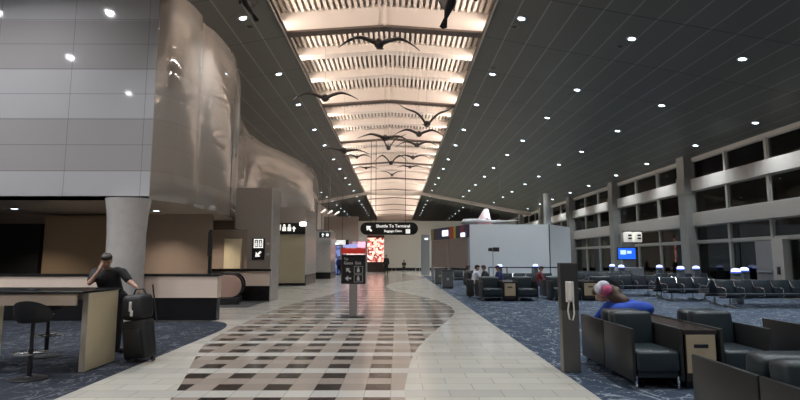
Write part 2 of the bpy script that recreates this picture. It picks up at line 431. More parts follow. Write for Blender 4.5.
for k, y in enumerate(cols_y):
    for a, b in ((.7, 3.58), (3.72, 6.28), (6.42, 9.0)):
        for z0, z1 in levels:
            key = (round(b-a, 3), z0)
            if key not in pane_cache:
                mm = MB(); mm.box(-.012, .012, 0, b-a, z0, z1)
                f = MB(); w = .045
                for q in ((0, w, z0, z1), (b-a-w, b-a, z0, z1), (0, b-a, z0, z0+w), (0, b-a, z1-w, z1)):
                    f.box(-.03, .03, q[0], q[1], q[2], q[3])
                p = mm.build('window_%d' % n, M_glass); fr = f.build('window_frame', M_mull, p)
                pane_cache[key] = (p, fr)
            else:
                p0, f0 = pane_cache[key]
                p = p0.copy(); p.name = 'window_%d' % n; C.objects.link(p)
                fr = f0.copy(); C.objects.link(fr); fr.parent = p
            p.location = (WX+.04, y+a, 0); struct(p); n += 1
# service door and post by the windows
d = thing('door_1', 'grey metal door with a pale push bar between the ground windows', 'door', (WX-.12, 21.35, 0)); d['kind'] = 'structure'; del d['category']
m = MB(); m.box(-.04, .04, -.5, .5, 0, 2.3, .01); m.build('door_leaf', mat('grey_door', (.20,.20,.20), .4), d)
m = MB(); m.box(-.09, -.04, -.45, .45, 1.0, 1.08, .01); m.build('push_bar', M_steel, d)
m = MB(); m.box(WX-.3, WX+.1, 20.1, 20.7, 0, 2.36, .01)
struct(m.build('trim_3', M_beam), 'pale post beside the grey door')
m = MB(); m.box(WX-.34, WX-.3, 20.3, 20.45, .95, 1.25, .005)
tag(m.build('call_box', M_dmetal), 'small dark box mounted on the pale post beside the grey door', 'box')

# far end and hidden enclosing walls
m = MB(); m.box(-5.0, 15.5, 66, 66.3, 0, 6.35); m.build('x', M_farw).name = 'wall_far'; struct(bpy.data.objects['wall_far'], 'pale wall closing the far end of the concourse')
m = MB(); m.box(-9.6, -5.0, 65.5, 66.3, 0, 6.9)
struct(m.build('wall_far_left', M_farb), 'taupe wall at the far end left of the hanging sign')
m = MB(); m.box(-4.0, 15.5, 65.9, 66, 0, .35); struct(m.build('baseboard_far', M_black))
m = MB(); m.box(-10, 16, 100, 100.3, 0, 11); struct(m.build('wall_end', M_farb), 'end wall beyond the far partition wall')
m = MB(); m.box(-18, 16, -6.3, -6, 0, 11); struct(m.build('wall_back', M_box))
m = MB(); m.box(-18.3, -18, -6, 18, 0, 10); struct(m.build('wall_left', M_brown))
m = MB(); m.box(-9.7, -9.4, 18, 100, 0, 9); struct(m.build('wall_left_far', M_farb))

# ---------------------------------------------------------------- left facade
m = MB(); m.box(-18, -6.45, 13.2, 13.35, 3.1, 9.8)
struct(m.build('wall_left_panels', M_panel), 'glossy grey flat panel wall high on the left')
TOPS = [(-6.45,13.2), (-6.08,13.3), (-5.88,13.8), (-5.84,14.5), (-5.93,15.1), (-5.83,15.7), (-5.80,16.7), (-5.86,17.8), (-6.12,19.0), (-6.45,20.5), (-7.19,22.7), (-8.0,26.7), (-8.0,30), (-7.34,34), (-6.85,38), (-6.75,41.5), (-7.1,45.8), (-7.95,49.9), (-9.4,53)]
LOFT = [((x-(.12 if k else 0), y+(.3 if k else 0)), (x, y)) for k, (x, y) in enumerate(TOPS)]
def cr(a, b, c, d, t): return .5*((2*b)+(-a+c)*t+(2*a-5*b+4*c-d)*t*t+(-a+3*b-3*c+d)*t**3)
m = MB(); prev = None; NZ = 10
for i in range(1, len(LOFT)-1 if False else len(LOFT)):
    A, B = LOFT[i-1], LOFT[i]; P = LOFT[i-2] if i > 1 else A; Q = LOFT[i+1] if i+1 < len(LOFT) else B
    for s in range(0 if i == 1 else 1, 9):
        t = s/8
        bx = [cr(P[0][k], A[0][k], B[0][k], Q[0][k], t) for k in (0, 1)]
        tx = [cr(P[1][k], A[1][k], B[1][k], Q[1][k], t) for k in (0, 1)]
        zt = ceilz(tx[0])+.03
        colv = []
        for k in range(NZ+1):
            f = k/NZ; colv.append(m.bm.verts.new((bx[0]*(1-f)+tx[0]*f, bx[1]*(1-f)+tx[1]*f, 3.1+(zt-3.1)*f)))
        if prev:
            for k in range(NZ): m.bm.faces.new((prev[k], colv[k], colv[k+1], prev[k+1]))
        prev = colv
o = m.build('wall_left_curved', M_curve, smooth=True)
md = o.modifiers.new('thick', 'SOLIDIFY'); md.thickness = .12; md.offset = -1
struct(o, 'glossy taupe curved wall waving along the left under the ceiling')
# soffit under it
m = MB()
m.prism([(-18,13.2), (-6.45,13.2), (-6.2,13.6), (-6.0,14.1), (-5.98,15.0), (-6.0,16.9), (-6.25,19.1), (-6.6,20.7), (-7.4,23.1), (-8.2,27), (-9.4,28), (-9.4,18), (-18,18)], 'z', 3.1, 3.2)
struct(m.build('ceiling_soffit', M_soffit), 'low taupe soffit under the left panel wall')
m = MB(); m.box(-18, -6.4, 17.5, 17.8, 0, 3.1)
struct(m.build('wall_left_recess', M_brown), 'brown back wall of the recess behind the low wall')
m = MB(); m.box(-11.9, -9.4, 17.3, 17.5, 1.0, 3.02, .01)
tag(m.build('wall_board', M_board), 'large plain olive brown board on the back wall left of the stone column', 'board')
m = MB(); m.box(-18, -12.05, 17.3, 17.5, 0, 2.75)  # flat black sheet painted in place of the unlit depth of an opening
tag(m.build('dark_opening', M_blk), 'black sheet standing for an unlit opening at the left edge beside the brown board', 'opening')
lw = MB(); lw.box(-18, -4.65, 13.4, 13.7, .58, 1.13)
lw = struct(lw.build('wall_left_low', M_beige), 'low beige wall with black base and black rail behind the bar counter')
m = MB(); m.box(-18, -4.66, 13.43, 13.67, 0, .58); m.build('black_base', M_black, lw)
m = MB(); m.box(-18, -4.62, 13.37, 13.73, 1.13, 1.19, .01); m.build('rail', M_blackr, lw)
m = MB()
m.lathe([(.47,0), (.47,2.2), (.50,2.7), (.56,3.1)], (-6.86,13.0,0), 40, 1, .75)
struct(m.build('wall_left_column', M_stone, smooth=True), 'rounded grey stone column under the panel wall corner')
sp = thing('screen_post', 'slim black post with a narrow screen at the right end of the low beige wall', 'post', (-4.92, 13.55, 1.19))
m = MB(); m.box(-.035, .035, -.06, .06, 0, 1.15, .01); m.build('post', M_blackr, sp)
m = MB(); m.box(-.05, .05, -.09, -.05, .45, 1.1, .01); m.build('screen', M_signb, sp)

# block with the toilets sign
b = MB(); b.box(-6.15, -4.76, 19.4, 20.5, 2.72, 4.27); b.box(-5.67, -4.76, 19.4, 20.5, 1.15, 2.72)
b = struct(b.build('wall_left_block', M_box), 'taupe block with elevator sign jutting from the left facade')
m = MB(); m.box(-7.0, -4.76, 19.4, 20.5, .56, 1.12); m.build('beige_band', M_beige, b)
m = MB(); m.box(-7.0, -4.74, 19.42, 20.5, 0, .56); m.build('black_base', M_black, b)
m = MB(); m.box(-7.0, -4.72, 19.34, 20.5, 1.11, 1.19, .01); m.build('rail', M_blackr, b)
m = MB(); m.box(-4.77, -4.70, 19.36, 20.5, .0, 4.27); m.build('side_panel', M_stone, b)
m = MB(); m.box(-9.4, -5.6, 23, 23.2, 0, 3.1); m.box(-9.4, -5.0, 20.5, 20.7, 2.72, 3.1)
struct(m.build('wall_left_lobby', M_brown), 'brown lobby wall seen through the opening behind the escalator')
m = MB(); m.box(-7.7, -6.95, 22.85, 23, 0, 2.45, .01)
struct(m.build('door_2', M_beigey), 'pale beige door in the lobby behind the escalator')
# elevator sign on the block
sg = thing('elevator_sign', 'black elevator pictogram sign with a down-left arrow on the taupe block', 'sign', (-5.23, 19.38, 1.92))
m = MB(); m.box(-.24, .24, -.03, 0, -.38, .42, .01); m.build('sign_face', M_signb, sg)
def arrow(m, cx, cz, s, ang, y):
    Q = Matrix.Translation((cx, y, cz)) @ Matrix.Rotation(ang, 4, 'Y') @ Matrix.Scale(s, 4)
    poly = [(-.12,-.5), (.12,-.5), (.12,.0), (.42,.0), (0,.5), (-.42,.0), (-.12,.0)]
    mm = MB(); mm.prism(poly, 'y', -.02/s, 0); mm.xf(Q)
    me = bpy.data.meshes.new('t'); mm.bm.to_mesh(me); m.bm.from_mesh(me); bpy.data.meshes.remove(me); mm.bm.free()
m = MB()
for q in ((-.17,.17,.36,.39), (-.17,.17,.06,.09), (-.17,-.14,.06,.39), (.14,.17,.06,.39), (-.015,.015,.06,.39)): m.box(q[0], q[1], -.045, -.03, q[2], q[3])
for cx in (-.08, .08):
    m.box(cx-.03, cx+.03, -.045, -.03, .12, .26); m.ball((cx, -.04, .30), (.025, .01, .025), 8, 6)
arrow(m, 0, -.18, .28, R(-135), -.03)
m.build('pictogram', M_signw, sg)
for i, dz in enumerate((.22, -.18)):
    m = MB(); m.box(-4.93, -4.83, 19.37, 19.4, 1.92+dz-.04, 1.92+dz+.04)
    tag(m.build('wall_plate', M_tagw), ('upper' if i == 0 else 'lower') + ' small pale plate on the wall right of the elevator sign', 'plate')

# escalator end
es = thing('escalator', 'escalator landing end with pinkish balustrade and black looped handrail behind the low wall', 'escalator', (-5.75, 17.9, 0), R(12))
def dshape(n=14, r=.38, L=1.1):
    return [(r*math.sin(a)*.95, .64+r*math.cos(a)) for a in [PI*k/n for k in range(n+1)]] + [(-L, .26), (-L, 1.02)]
for dy in (0, .9):
    m = MB(); m.prism(dshape(), 'y', dy-.03, dy+.03); m.build('balustrade', mat('pink_bronze_panel', (.62,.44,.40), .18, metal=.3), es, smooth=True)
    m = MB(); m.tube([(p[0], dy, p[1]) for p in ([(-1.1,1.04)] + dshape(14, .41)[:15] + [(-1.1,.23)])], .04, 8); m.build('handrail', M_black, es, smooth=True)
    m = MB(); m.box(-1.2, .3, dy-.1, dy+.1, 0, .24, .02); m.build('skirt', M_dmetal, es)
m = MB(); m.box(-1.2, .45, 0, .9, 0, .02); m.build('comb_plate', M_steel, es)
m = MB(); m.box(-6.1, -4.85, 16.9, 19.38, 0, .012, .004)
tag(m.build('floor_mat', M_cloth_g), 'dark entrance mat on the tiles in front of the escalator', 'mat')

# portal bay, pilasters further on
b = MB(); b.box(-8.6, -5.4, 30.2, 34, .12, 3.0); b = struct(b.build('wall_left_bay', M_beigey), 'yellow-beige panelled bay under the black header sign')
m = MB(); m.box(-8.6, -5.38, 30.15, 34.02, 0, .14); m.build('black_base', M_black, b)
m = MB(); m.box(-5.42, -5.36, 30.25, 34.03, .0, .62); m.build('black_base', M_black, b)
m = MB(); m.box(-5.44, -5.37, 30.18, 34.0, .62, 3.9); m.build('side_panel', M_stone, b)
m = MB(); m.box(-8.6, -5.4, 30.3, 34, 3.66, 4.6); m.build('upper_wall', M_box, b)
hs = thing('header_sign', 'black header sign with lit white pictograms over the yellow-beige bay', 'sign', (-6.2, 30.12, 3.33))
m = MB(); m.box(-.95, .8, 0, .16, -.33, .33, .01); m.build('sign_face', M_signb, hs)
m = MB()
m.box(-.55, -.35, -.02, 0, -.15, .1); m.ball((-.45, -.01, .18), (.07, .01, .07), 8, 6)
m.box(-.25, -.05, -.02, 0, -.15, .1); m.ball((-.15, -.01, .18), (.07, .01, .07), 8, 6)
arrow(m, .12, -.02, .32, 0, 0); m.box(-.8, -.65, -.02, 0, -.1, .22)
m.build('pictogram', M_signw, hs)
m = MB(); m.box(-5.7, -5.3, 29.7, 29.95, 3.45, 3.7, .08, 3); o = m.build('wall_lamp', mat('lit_lamp', (.9,.9,.85), .4, emit=(1,.95,.85), es=2.5)); o.location = (0,0,0)
tag(o, 'glowing white wall lamp right of the black header sign', 'lamp')
m = MB(); m.box(-5.35, -5.05, 19.05, 19.33, 3.45-.6, 3.62-.6, .07, 3)
b = MB(); b.box(-7.6, -5.15, 39.8, 43, .5, 3.7); b = struct(b.build('wall_left_pilaster', M_stone), 'pale pilaster block beyond the yellow-beige bay')
m = MB(); m.box(-7.6, -5.13, 39.75, 43.03, 0, .5); m.build('black_base', M_black, b)
b = MB(); b.box(-8.5, -6.2, 47, 50, .4, 4.2); b = struct(b.build('wall_left_pilaster', M_box), 'taupe pilaster block before the blue-lit column')
m = MB(); m.box(-8.5, -6.18, 46.97, 50.03, 0, .4); m.build('black_base', M_black, b)

def hsign(name, label, x, y, z, w, h, face, ztop, glyph=None, rods=2):
    t = thing(name, label, 'sign', (x, y, z))
    m = MB(); m.box(-w/2, w/2, -.06, .06, -h/2, h/2, .02); m.build('sign_face', face, t)
    m = MB()
    for k in range(rods):
        xx = (-w*.3 + w*.6*k/(rods-1)) if rods > 1 else 0
        m.tube([(xx, 0, h/2), (xx, 0, ztop-z)], .018, 6)
    m.build('rod', M_dmetal, t)
    if glyph: glyph(t)
    return t
def gl(t):
    m = MB(); arrow(m, -.15, 0, .3, 0, -.06); m.box(.1, .3, -.08, -.06, -.1, .1); m.build('pictogram', M_signw, t)
hsign('hanging_sign', 'small blue-black hanging sign over the left pilasters', -5.5, 39.0, 3.35, .85, .42, mat('blue_sign_face', (.01,.03,.06), .3), ceilz(-5.5), gl)
hsign('hanging_sign', 'white lit hanging sign with a black end before the shop front', -4.75, 44.5, 2.95, 1.0, .36, emis('lit_sign_face', (.9,.88,.85), .8), ceilz(-4.75),
      lambda t: (lambda m: (m.box(.28, .56, -.08, .08, -.2, .2), m.build('dark_end', M_signb, t)))(MB()), 1)
# small angled lamps high on the left wall
for i, (x, y, z) in enumerate([(-5.95,41,5.35), (-5.6,42.5,5.4), (-5.2,44,5.45)]):
    t = thing('track_lamp', ('nearest','middle','farthest')[i] + ' of three small white angled lamps hanging over the left pilasters', 'lamp', (x, y, z), 0, 'angled lamps above the left pilasters')
    m = MB(); m.cap((-.15,0,-.1), .05, (.15,0,.1), .07); m.build('lamp_head', emis('track_lamp_face', (1,.96,.88), 1.2) if i == 0 else bpy.data.materials['track_lamp_face'], t, smooth=True)
    m = MB(); m.tube([(0,0,.04), (0,0,ceilz(x)-z)], .012, 6); m.build('rod', M_wire, t)

# ---------------------------------------------------------------- writing
def text(s, size, name, matl, parent, loc, align='LEFT', rot=(PI/2, 0, 0)):
    cu = bpy.data.curves.new('t', 'FONT'); cu.body = s; cu.size = size; cu.align_x = align; cu.extrude = .008; cu.offset = size*.012
    o = bpy.data.objects.new('t', cu); C.objects.link(o)
    dg = bpy.context.evaluated_depsgraph_get(); me = bpy.data.meshes.new_from_object(o.evaluated_get(dg))
    bpy.data.objects.remove(o); me.materials.clear(); me.materials.append(matl)
    q = bpy.data.objects.new(name, me); C.objects.link(q); q.parent = parent; q.location = loc; q.rotation_euler = rot
    return q
# big hanging direction sign
t = thing('direction_sign', 'large black rounded hanging sign pointing to the shuttle and baggage claim', 'sign', (-.55, 36, 3.66))
m = MB(); w, h = 2.03, .44
poly = [(w-h + h*math.cos(a), h*math.sin(a)) for a in [-PI/2+PI*k/16 for k in range(17)]] + [(-w+h + h*math.cos(a), h*math.sin(a)) for a in [PI/2+PI*k/16 for k in range(17)]]
m.prism(poly, 'y', -.1, .1); m.build('sign_face', M_signb, t)
text('Shuttle To Terminal', .295, 'lettering', M_signw, t, (-.93, -.115, .08))
text('Baggage Claim', .215, 'lettering', M_signw, t, (-.36, -.115, -.24))
m = MB(); arrow(m, -1.42, .0, .52, R(-45), -.10); m.build('arrow', M_signw, t)
m = MB(); m.box(1.17, 1.47, -.125, -.10, -.34, -.05, .01); m.build('pictogram', M_signw, t)
for x in (-1.3, -.95, 1.15):
    m = MB(); m.tube([(x,0,.4), (x,0,10.1-3.66)], .022, 6); m.build('rod', M_dmetal, t)
# free standing sign
t = thing('standing_sign', 'black free-standing directory sign with arrows on a grey post in the walkway', 'sign', (-1.19, 14.1, 0))
m = MB(); m.box(-.31, .31, -.05, .05, .93, 1.66, .012); m.build('sign_panel', M_signb, t)
m = MB(); m.box(-.11, .11, -.04, .04, .03, .95, .01); m.build('post', M_steel, t)
m = MB(); m.box(-.32, .32, -.2, .2, 0, .03, .01); m.build('base_plate', M_dmetal, t)
m = MB()
for q in ((-.33,.33,1.66,1.69), (-.33,.33,.90,.93), (-.33,-.30,.93,1.66), (.30,.33,.93,1.66)): m.box(q[0], q[1], -.06, .06, q[2], q[3])
m.build('frame', M_dmetal, t)
M_let = mat('grey_white_print', (.55,.55,.53), .5)
text('To', .10, 'lettering', M_let, t, (-.26,-.058,1.54)); text('Gates', .105, 'lettering', M_let, t, (-.26,-.058,1.43)); text('Exit', .105, 'lettering', M_let, t, (.05,-.058,1.43))
m = MB(); arrow(m, -.14, 1.27, .17, R(-45), -.05); arrow(m, -.14, 1.05, .17, R(-90), -.05)
for cz in (1.28, 1.05):
    for q in ((.02,.26,cz+.09,cz+.1), (.02,.26,cz-.1,cz-.09), (.02,.03,cz-.1,cz+.1), (.25,.26,cz-.1,cz+.1)): m.box(q[0], q[1], -.062, -.05, q[2], q[3])
    m.box(.10, .17, -.062, -.05, cz-.06, cz+.03); m.ball((.135,-.055,cz+.055), (.022,.008,.022), 8, 6)
m.build('pictogram', M_let, t)
# courtesy phone post
t = thing('phone_post', 'grey courtesy phone pillar with a pale handset at the carpet edge', 'phone pillar', (2.46, 7.42, 0))
m = MB(); m.box(-.122, .122, -.07, .07, 0, .86, .008); m.build('lower_pillar', mat('satin_steel_post', (.15,.145,.135), .38, metal=.5), t)
m = MB(); m.box(-.125, .125, -.075, .075, .86, 1.53, .008); m.build('upper_panel', mat('dark_grey_panel', (.04,.04,.04), .4), t)
m = MB(); m.box(-.065, .055, -.10, -.075, .98, 1.27, .01, 2); ph = m.build('phone', M_phone, t)
m = MB(); m.cap((-.0,-.12,1.24), .032, (0,-.12,1.03), .032); m.build('handset', M_phone, ph, smooth=True)
m = MB(); m.tube([(-.025,-.10,.99), (-.045,-.10,.86), (-.025,-.10,.74), (.02,-.10,.73), (.045,-.10,.82), (.035,-.10,.99)], .011, 6); m.build('cord', M_phone, ph, smooth=True)

# ---------------------------------------------------------------- lights
def lamp(name, typ, loc, energy, col, **k):
    l = bpy.data.lights.new(name, typ); l.energy = energy; l.color = col
    for a, v in k.items():
        if a not in ('rot',): setattr(l, a, v)
    o = bpy.data.objects.new(name, l); C.objects.link(o); o.location = loc
    if 'rot' in k: o.rotation_euler = k['rot']
    return o
ORD = ['nearest', 'second nearest', 'third nearest', 'fourth nearest', 'fifth nearest', 'sixth nearest', 'seventh nearest', 'eighth nearest', 'ninth nearest', 'tenth nearest', 'eleventh nearest', 'twelfth nearest', 'farthest']
dl0 = thing('downlight', '', 'downlight')
m = MB(); m.lathe([(.105,.02), (.11,0), (.17,.0), (.175,.012)], (0,0,-.012), cap=False); m.build('trim_ring', M_trim, dl0, smooth=True)
m = MB(); m.lathe([(.107,0), (.107,.01)], (0,0,-.006)); m.build('lens', M_lens, dl0)
first = [True]
def downlight(x, y, z, tilt, label, group, power=720, col=(.90,.95,1), spread=115):
    if first[0]: o = dl0; first[0] = False
    else: o = copy_tree(dl0)
    o.location = (x, y, z); o.rotation_euler = (0, tilt, 0); o['label'] = label; o['group'] = group
    if power: lamp('downlight_lamp', 'SPOT', (x, y, z-.03), power, col, spot_size=R(spread), spot_blend=.9, shadow_soft_size=.09, rot=(0,0,0))
phase = [15.15, 20.0]
Ys = sorted([p+9*k for p in phase for k in range(-2, 5)])   # -2.85 .. 56
rows_ = [(-4.8,'row left of the skylight'), (3.88,'row just right of the skylight'), (7.3,'second row right of the skylight'), (10.7,'third row right of the skylight'), (14.45,'row closest to the window wall')]
for x, nm in rows_:
    th = math.atan(SL)*(1 if x > 0 else -1)
    vis = [y for y in Ys if y > 0 and abs(x)/(y)*510 < 405 and (ceilz(x)-1.6)/(y+.7)*510 < 262]
    for y in Ys:
        if y > 57: continue
        if y in vis: lab = ORD[min(vis.index(y), 12)] + ' recessed ceiling downlight in the ' + nm; gp = 'downlights in the ' + nm
        else: lab = 'recessed ceiling downlight overhead, too near to be in view, ' + nm; gp = 'downlights overhead out of view'
        downlight(x, y, ceilz(x), th, lab, gp)
# beyond the hall beam: closer pitched
for x, nm in ((-7.8,'far row at the left beyond the hall beam'), (-4.9,'far row beside the skylight left edge'), (3.95,'far row beside the skylight right edge'), (8.6,'far row over the partition')):
    for i, y in enumerate([61.5+4.5*k for k in range(7)]):
        downlight(x, y, ceilz(x), math.atan(SL)*(1 if x > 0 else -1), ORD[i]+' recessed ceiling downlight in the '+nm, 'downlights in the '+nm, 800)
for i, y in enumerate([44, 48.5, 53, 57]):
    downlight(-7.9, y+.0, ceilz(-7.9), -math.atan(SL), ORD[i]+' recessed ceiling downlight in the short row over the left pilasters', 'downlights over the left pilasters', 700) if y > 52 else None
# small round speaker plates beside the nearest downlights
M_plate = mat('speaker_plate', (.16,.16,.135), .5)
for i, (x, y, w_) in enumerate([(-4.75,15.75,'nearest downlight left of the skylight'), (3.80,15.75,'nearest downlight right of the skylight'), (7.2,15.75,'nearest downlight of the second right row'), (3.80,19.35,'second downlight right of the skylight'), (7.2,20.6,'second downlight of the second right row')]):
    o = thing('ceiling_speaker', 'small round grey plate in the ceiling beside the '+w_, 'speaker', (x, y, ceilz(x)), 0, 'round speaker plates')
    o.rotation_euler = (0, math.atan(SL)*(1 if x > 0 else -1), 0)
    m = MB(); m.lathe([(.10,.01), (.105,-.012), (.15,-.012), (.155,.01)], cap=False); m.build('rim', M_plate, o, smooth=True)
    m = MB(); m.lathe([(.103,-.004), (.103,.006)]); m.build('grille', M_dmetal, o)
# lobby ceiling over the bar (outside the picture, mirrored in the panel wall)
for x in (-9.5, -13.2):
    for y in (-3, 2, 6.5, 10.3):
        downlight(x, y, 9.7, 0, 'recessed downlight in the high ceiling over the bar counter, out of view', 'downlights over the bar counter', 1000, (.96,.97,1), 155)
for i, (x, y) in enumerate([(-11.7,15.6), (-7.7,16.3), (-7.9,21.8)]):  # the last one is added only to light the lobby
    downlight(x, y, 3.1, 0, ('recessed downlight in the low soffit above the dark opening', 'recessed downlight in the low soffit right of the stone column', 'added recessed downlight that lights the lobby behind the escalator')[i], 'soffit downlights', 380, (1,.85,.7))
# warm cove lamps hidden behind the skylight lips
for s, x in ((-1, XL), (1, XR)):
    lamp('cove_lamp', 'AREA', (x+s*.5, 47, ZC+.34), 2500, (1,.86,.77), shape='RECTANGLE', size=.12, size_y=105, spread=R(70), rot=(0, s*R(90+9), 0))

# ---------------------------------------------------------------- bird sculptures under the vault
def bird(cx, cy, cz, span, dihed, droop, rz, roll, label, tilt=0):
    """body points towards -Y; wings rise by dihed then droop at the tips"""
    t = thing('bird_sculpture', label, 'sculpture', (cx, cy, cz), rz, 'dark bird sculptures flying under the skylight')
    t.rotation_euler = (tilt, roll, rz)
    s = span/2; L = span*.2
    m = MB(); pts = [(0,L*1.0,0), (0,L*.55,.0), (0,0,0), (0,-L*.55,.0), (0,-L*.85,.01), (0,-L*1.05,-.01), (0,-L*1.45,-.04)]
    m.tube(pts, [s*.04, s*.09, s*.125, s*.09, s*.05, s*.06, s*.008], 10); m.build('body', M_bird, t, smooth=True)
    m = MB(); m._add([(-s*.03,L*.8,0), (s*.03,L*.8,0), (s*.1,L*1.6,0), (0,L*1.7,0), (-s*.1,L*1.6,0)] + [(-s*.03,L*.8,.015), (s*.03,L*.8,.015), (s*.1,L*1.6,.015), (0,L*1.7,.015), (-s*.1,L*1.6,.015)],
        [(4,3,2,1,0), (5,6,7,8,9), (0,1,6,5), (1,2,7,6), (2,3,8,7), (3,4,9,8), (4,0,5,9)]); m.build('tail', M_bird, t)
    for sd in (-1, 1):
        m = MB(); st = []
        N = 12
        for k in range(N+1):
            f = k/N; x = sd*s*(.04+.96*f)
            z = dihed*s*math.sin(min(f, .55)/.55*PI/2) - droop*s*max(0, f-.45)**1.6*1.8
            sweep = -L*.30*math.sin(f*PI) + L*.45*f*f
            ch = s*(.34*(1-f)**.6+.06)
            th = .028*span*(1-f)+.012
            a = [(x, sweep-ch*.4, z), (x, sweep-ch*.1, z+th), (x, sweep+ch*.6*(1+.12*math.sin(k*2.4)), z), (x, sweep-ch*.1, z-th)]
            st.append([m.bm.verts.new(p) for p in a])
        for A, B in zip(st, st[1:]):
            for q in range(4): m.bm.faces.new((A[q], A[(q+1) % 4], B[(q+1) % 4], B[q]))
        m.bm.faces.new(st[0][::-1]); m.bm.faces.new(st[-1]); m.build('wing', M_bird, t, smooth=True)
    m = MB(); x, y = cx, cy
    Minv = (Matrix.Translation((cx,cy,cz)) @ Euler((tilt, roll, rz)).to_matrix().to_4x4()).inverted()
    top = gable(cx, 10.02, .3) if XL < cx < XR else ceilz(cx)
    m.tube([Minv @ Vector((cx,cy,cz+.02)), Minv @ Vector((cx,cy,top))], .005, 5); m.build('wire', M_wire, t)
def atY(u, v, Y):
    F, thh, yaw = 510, math.atan(58/510), math.atan(3/510)
    a, b, c = u-400, F, 200-v
    y = b*math.cos(thh)-c*math.sin(thh); z = b*math.sin(thh)+c*math.cos(thh)
    dx, dy = a*math.cos(yaw)+y*math.sin(yaw), -a*math.sin(yaw)+y*math.cos(yaw)
    k = Y/dy; return (dx*k, Y, 1.6+z*k)
BIRDS = [  # px, py, span in px, dihedral, droop, yaw, roll, distance, words
 (246,3,62,.95,.2,-.5,.0,12,'dark bird sculpture cut off by the top edge, over the left ceiling'),
 (450,3,84,.95,.2,.25,.0,12.5,'large dark bird sculpture cut off by the top edge, tail hanging into view'),
 (379,44,84,.12,.30,0,.04,15,'largest whole bird sculpture, wide wings level, under the nearest skylight bay'),
 (325,98,66,.14,.26,.05,-.03,18.5,'bird sculpture gliding alone at the left edge of the skylight'),
 (427,124,57,.42,-.35,.1,.0,21,'bird sculpture with both wings swept up, nearest the right skylight edge'),
 (419,134,50,.16,.32,0,.02,24,'bird sculpture with drooping wingtips just below the one with raised wings'),
 (385,138,54,.10,.28,.1,.06,23,'bird sculpture left of centre overlapping the small bird in a V shape'),
 (388.5,148,36,.6,-.3,.1,.0,27,'bird sculpture with wings raised in a steep V at the centre of the flock'),
 (417,145,42,.16,.35,0,0,28,'bird sculpture with arched wings, third down near the right skylight edge'),
 (344,151,50,.08,.2,.1,.04,25,'bird sculpture furthest left of the flock, over the left skylight edge'),
 (357,157,28,.16,.3,0,0,36,'small bird sculpture just below and right of the furthest left one'),
 (391,163,34,.45,.6,0,0,32,'bird sculpture with raised hooked wings below the V-shaped one'),
 (413,157.5,34,.14,.3,0,0,38,'small bird sculpture low on the right, level wings'),
 (366,168,24,.1,.25,0,0,42,'tiny bird sculpture low on the left of the flock'),
 (410,167,26,.1,.25,0,0,42,'tiny bird sculpture low on the right of the flock'),
 (392,175,22,.3,0,0,0,46,'lowest and smallest bird sculpture, at the bottom of the flock'),
]
for (u, v, sp_, di, dr, rz, ro, Y, lab) in BIRDS:
    p = atY(u, v, Y)
    top = gable(p[0], 9.9, .3)
    bird(p[0], Y, min(p[2], top-.1), sp_*Y/510*1.03, di, dr, rz, ro, lab, tilt=R(12) if v > 10 else R(-38))

# ---------------------------------------------------------------- partition, kiosk, bins
m = MB()
m.prism([(4.56,32), (9.55,32), (11.9,35), (11.78,35.1), (9.48,32.15), (4.56,32.15)], 'z', 0, 3.7)
struct(m.build('wall_partition', M_part), 'tall white temporary partition behind the lounge seating')
m = MB(); m.box(9.53, 9.58, 31.96, 32.02, 0, 3.7); struct(m.build('trim_4', M_dmetal), 'dark seam at the bend of the white partition')
m = MB(); m.tube([(10.1,43,0), (10.1,43,7.3)], .31, 24)
m2 = m.xf(Matrix.Translation((3.22, 2, 0)))
struct(m2.build('wall_round_column', M_part, smooth=True), 'white round column rising behind the partition')
t = thing('display_kiosk', 'open kiosk frame with brown mesh screens under a dark colour-banded header', 'kiosk', (4.5, 32, 0), 0)
dirv = Vector((2.59-4.5, 37.7-32, 0)); Lk = dirv.length; ang = math.atan2(dirv.y, dirv.x)
t.rotation_euler = (0, 0, ang)
M_head = NG('banded_header', rough=.4)
tcn = M_head.nt.nodes.new('ShaderNodeTexCoord'); sx = M_head.nt.nodes.new('ShaderNodeSeparateXYZ'); M_head.nt.links.new(tcn.outputs['Object'], sx.inputs[0]); OX = sx.outputs[0]
c = (.035,.045,.085)
for a, b_, cc in ((5.5,5.95,(.35,.25,.05)), (4.4,5.0,(.06,.05,.15)), (2.1,2.75,(.45,.06,.03)), (1.75,2.1,(.55,.45,.03)), (.5,1.1,(.22,.04,.10)), (0,.2,(.10,.03,.08))):
    c = M_head.mx(M_head.mul(M_head.gt(OX, a), M_head.lt(OX, b_)), c, cc)
M_head = M_head.col(c)
m = MB(); m.box(0, Lk, -.08, .08, 2.88, 3.7, .01); m.build('header', M_head, t)
for a, b_, z0, z1, mm in ((2.95,3.9,3.1,3.5,(.75,.85,1)), (.35,.95,2.95,3.2,(.7,.8,1))):
    m = MB(); m.box(a, b_, .08, .12, z0, z1, .01); m.build('screen', emis('small_screen', mm, 1.6), t)
M_mesh = mat('brown_mesh_screen', (.30,.25,.235), .6, noise=.25, nscale=14)
for a, b_ in ((.15,3.0), (3.15,5.9)):
    m = MB(); m.box(a, b_, -.03, .03, .95, 2.86); m.build('mesh_screen', M_mesh, t)
for a in (.06, 3.07, 5.95):
    m = MB(); m.box(a-.06, a+.06, -.07, .07, 0, 2.9, .01); m.build('frame_post', M_greyp, t)
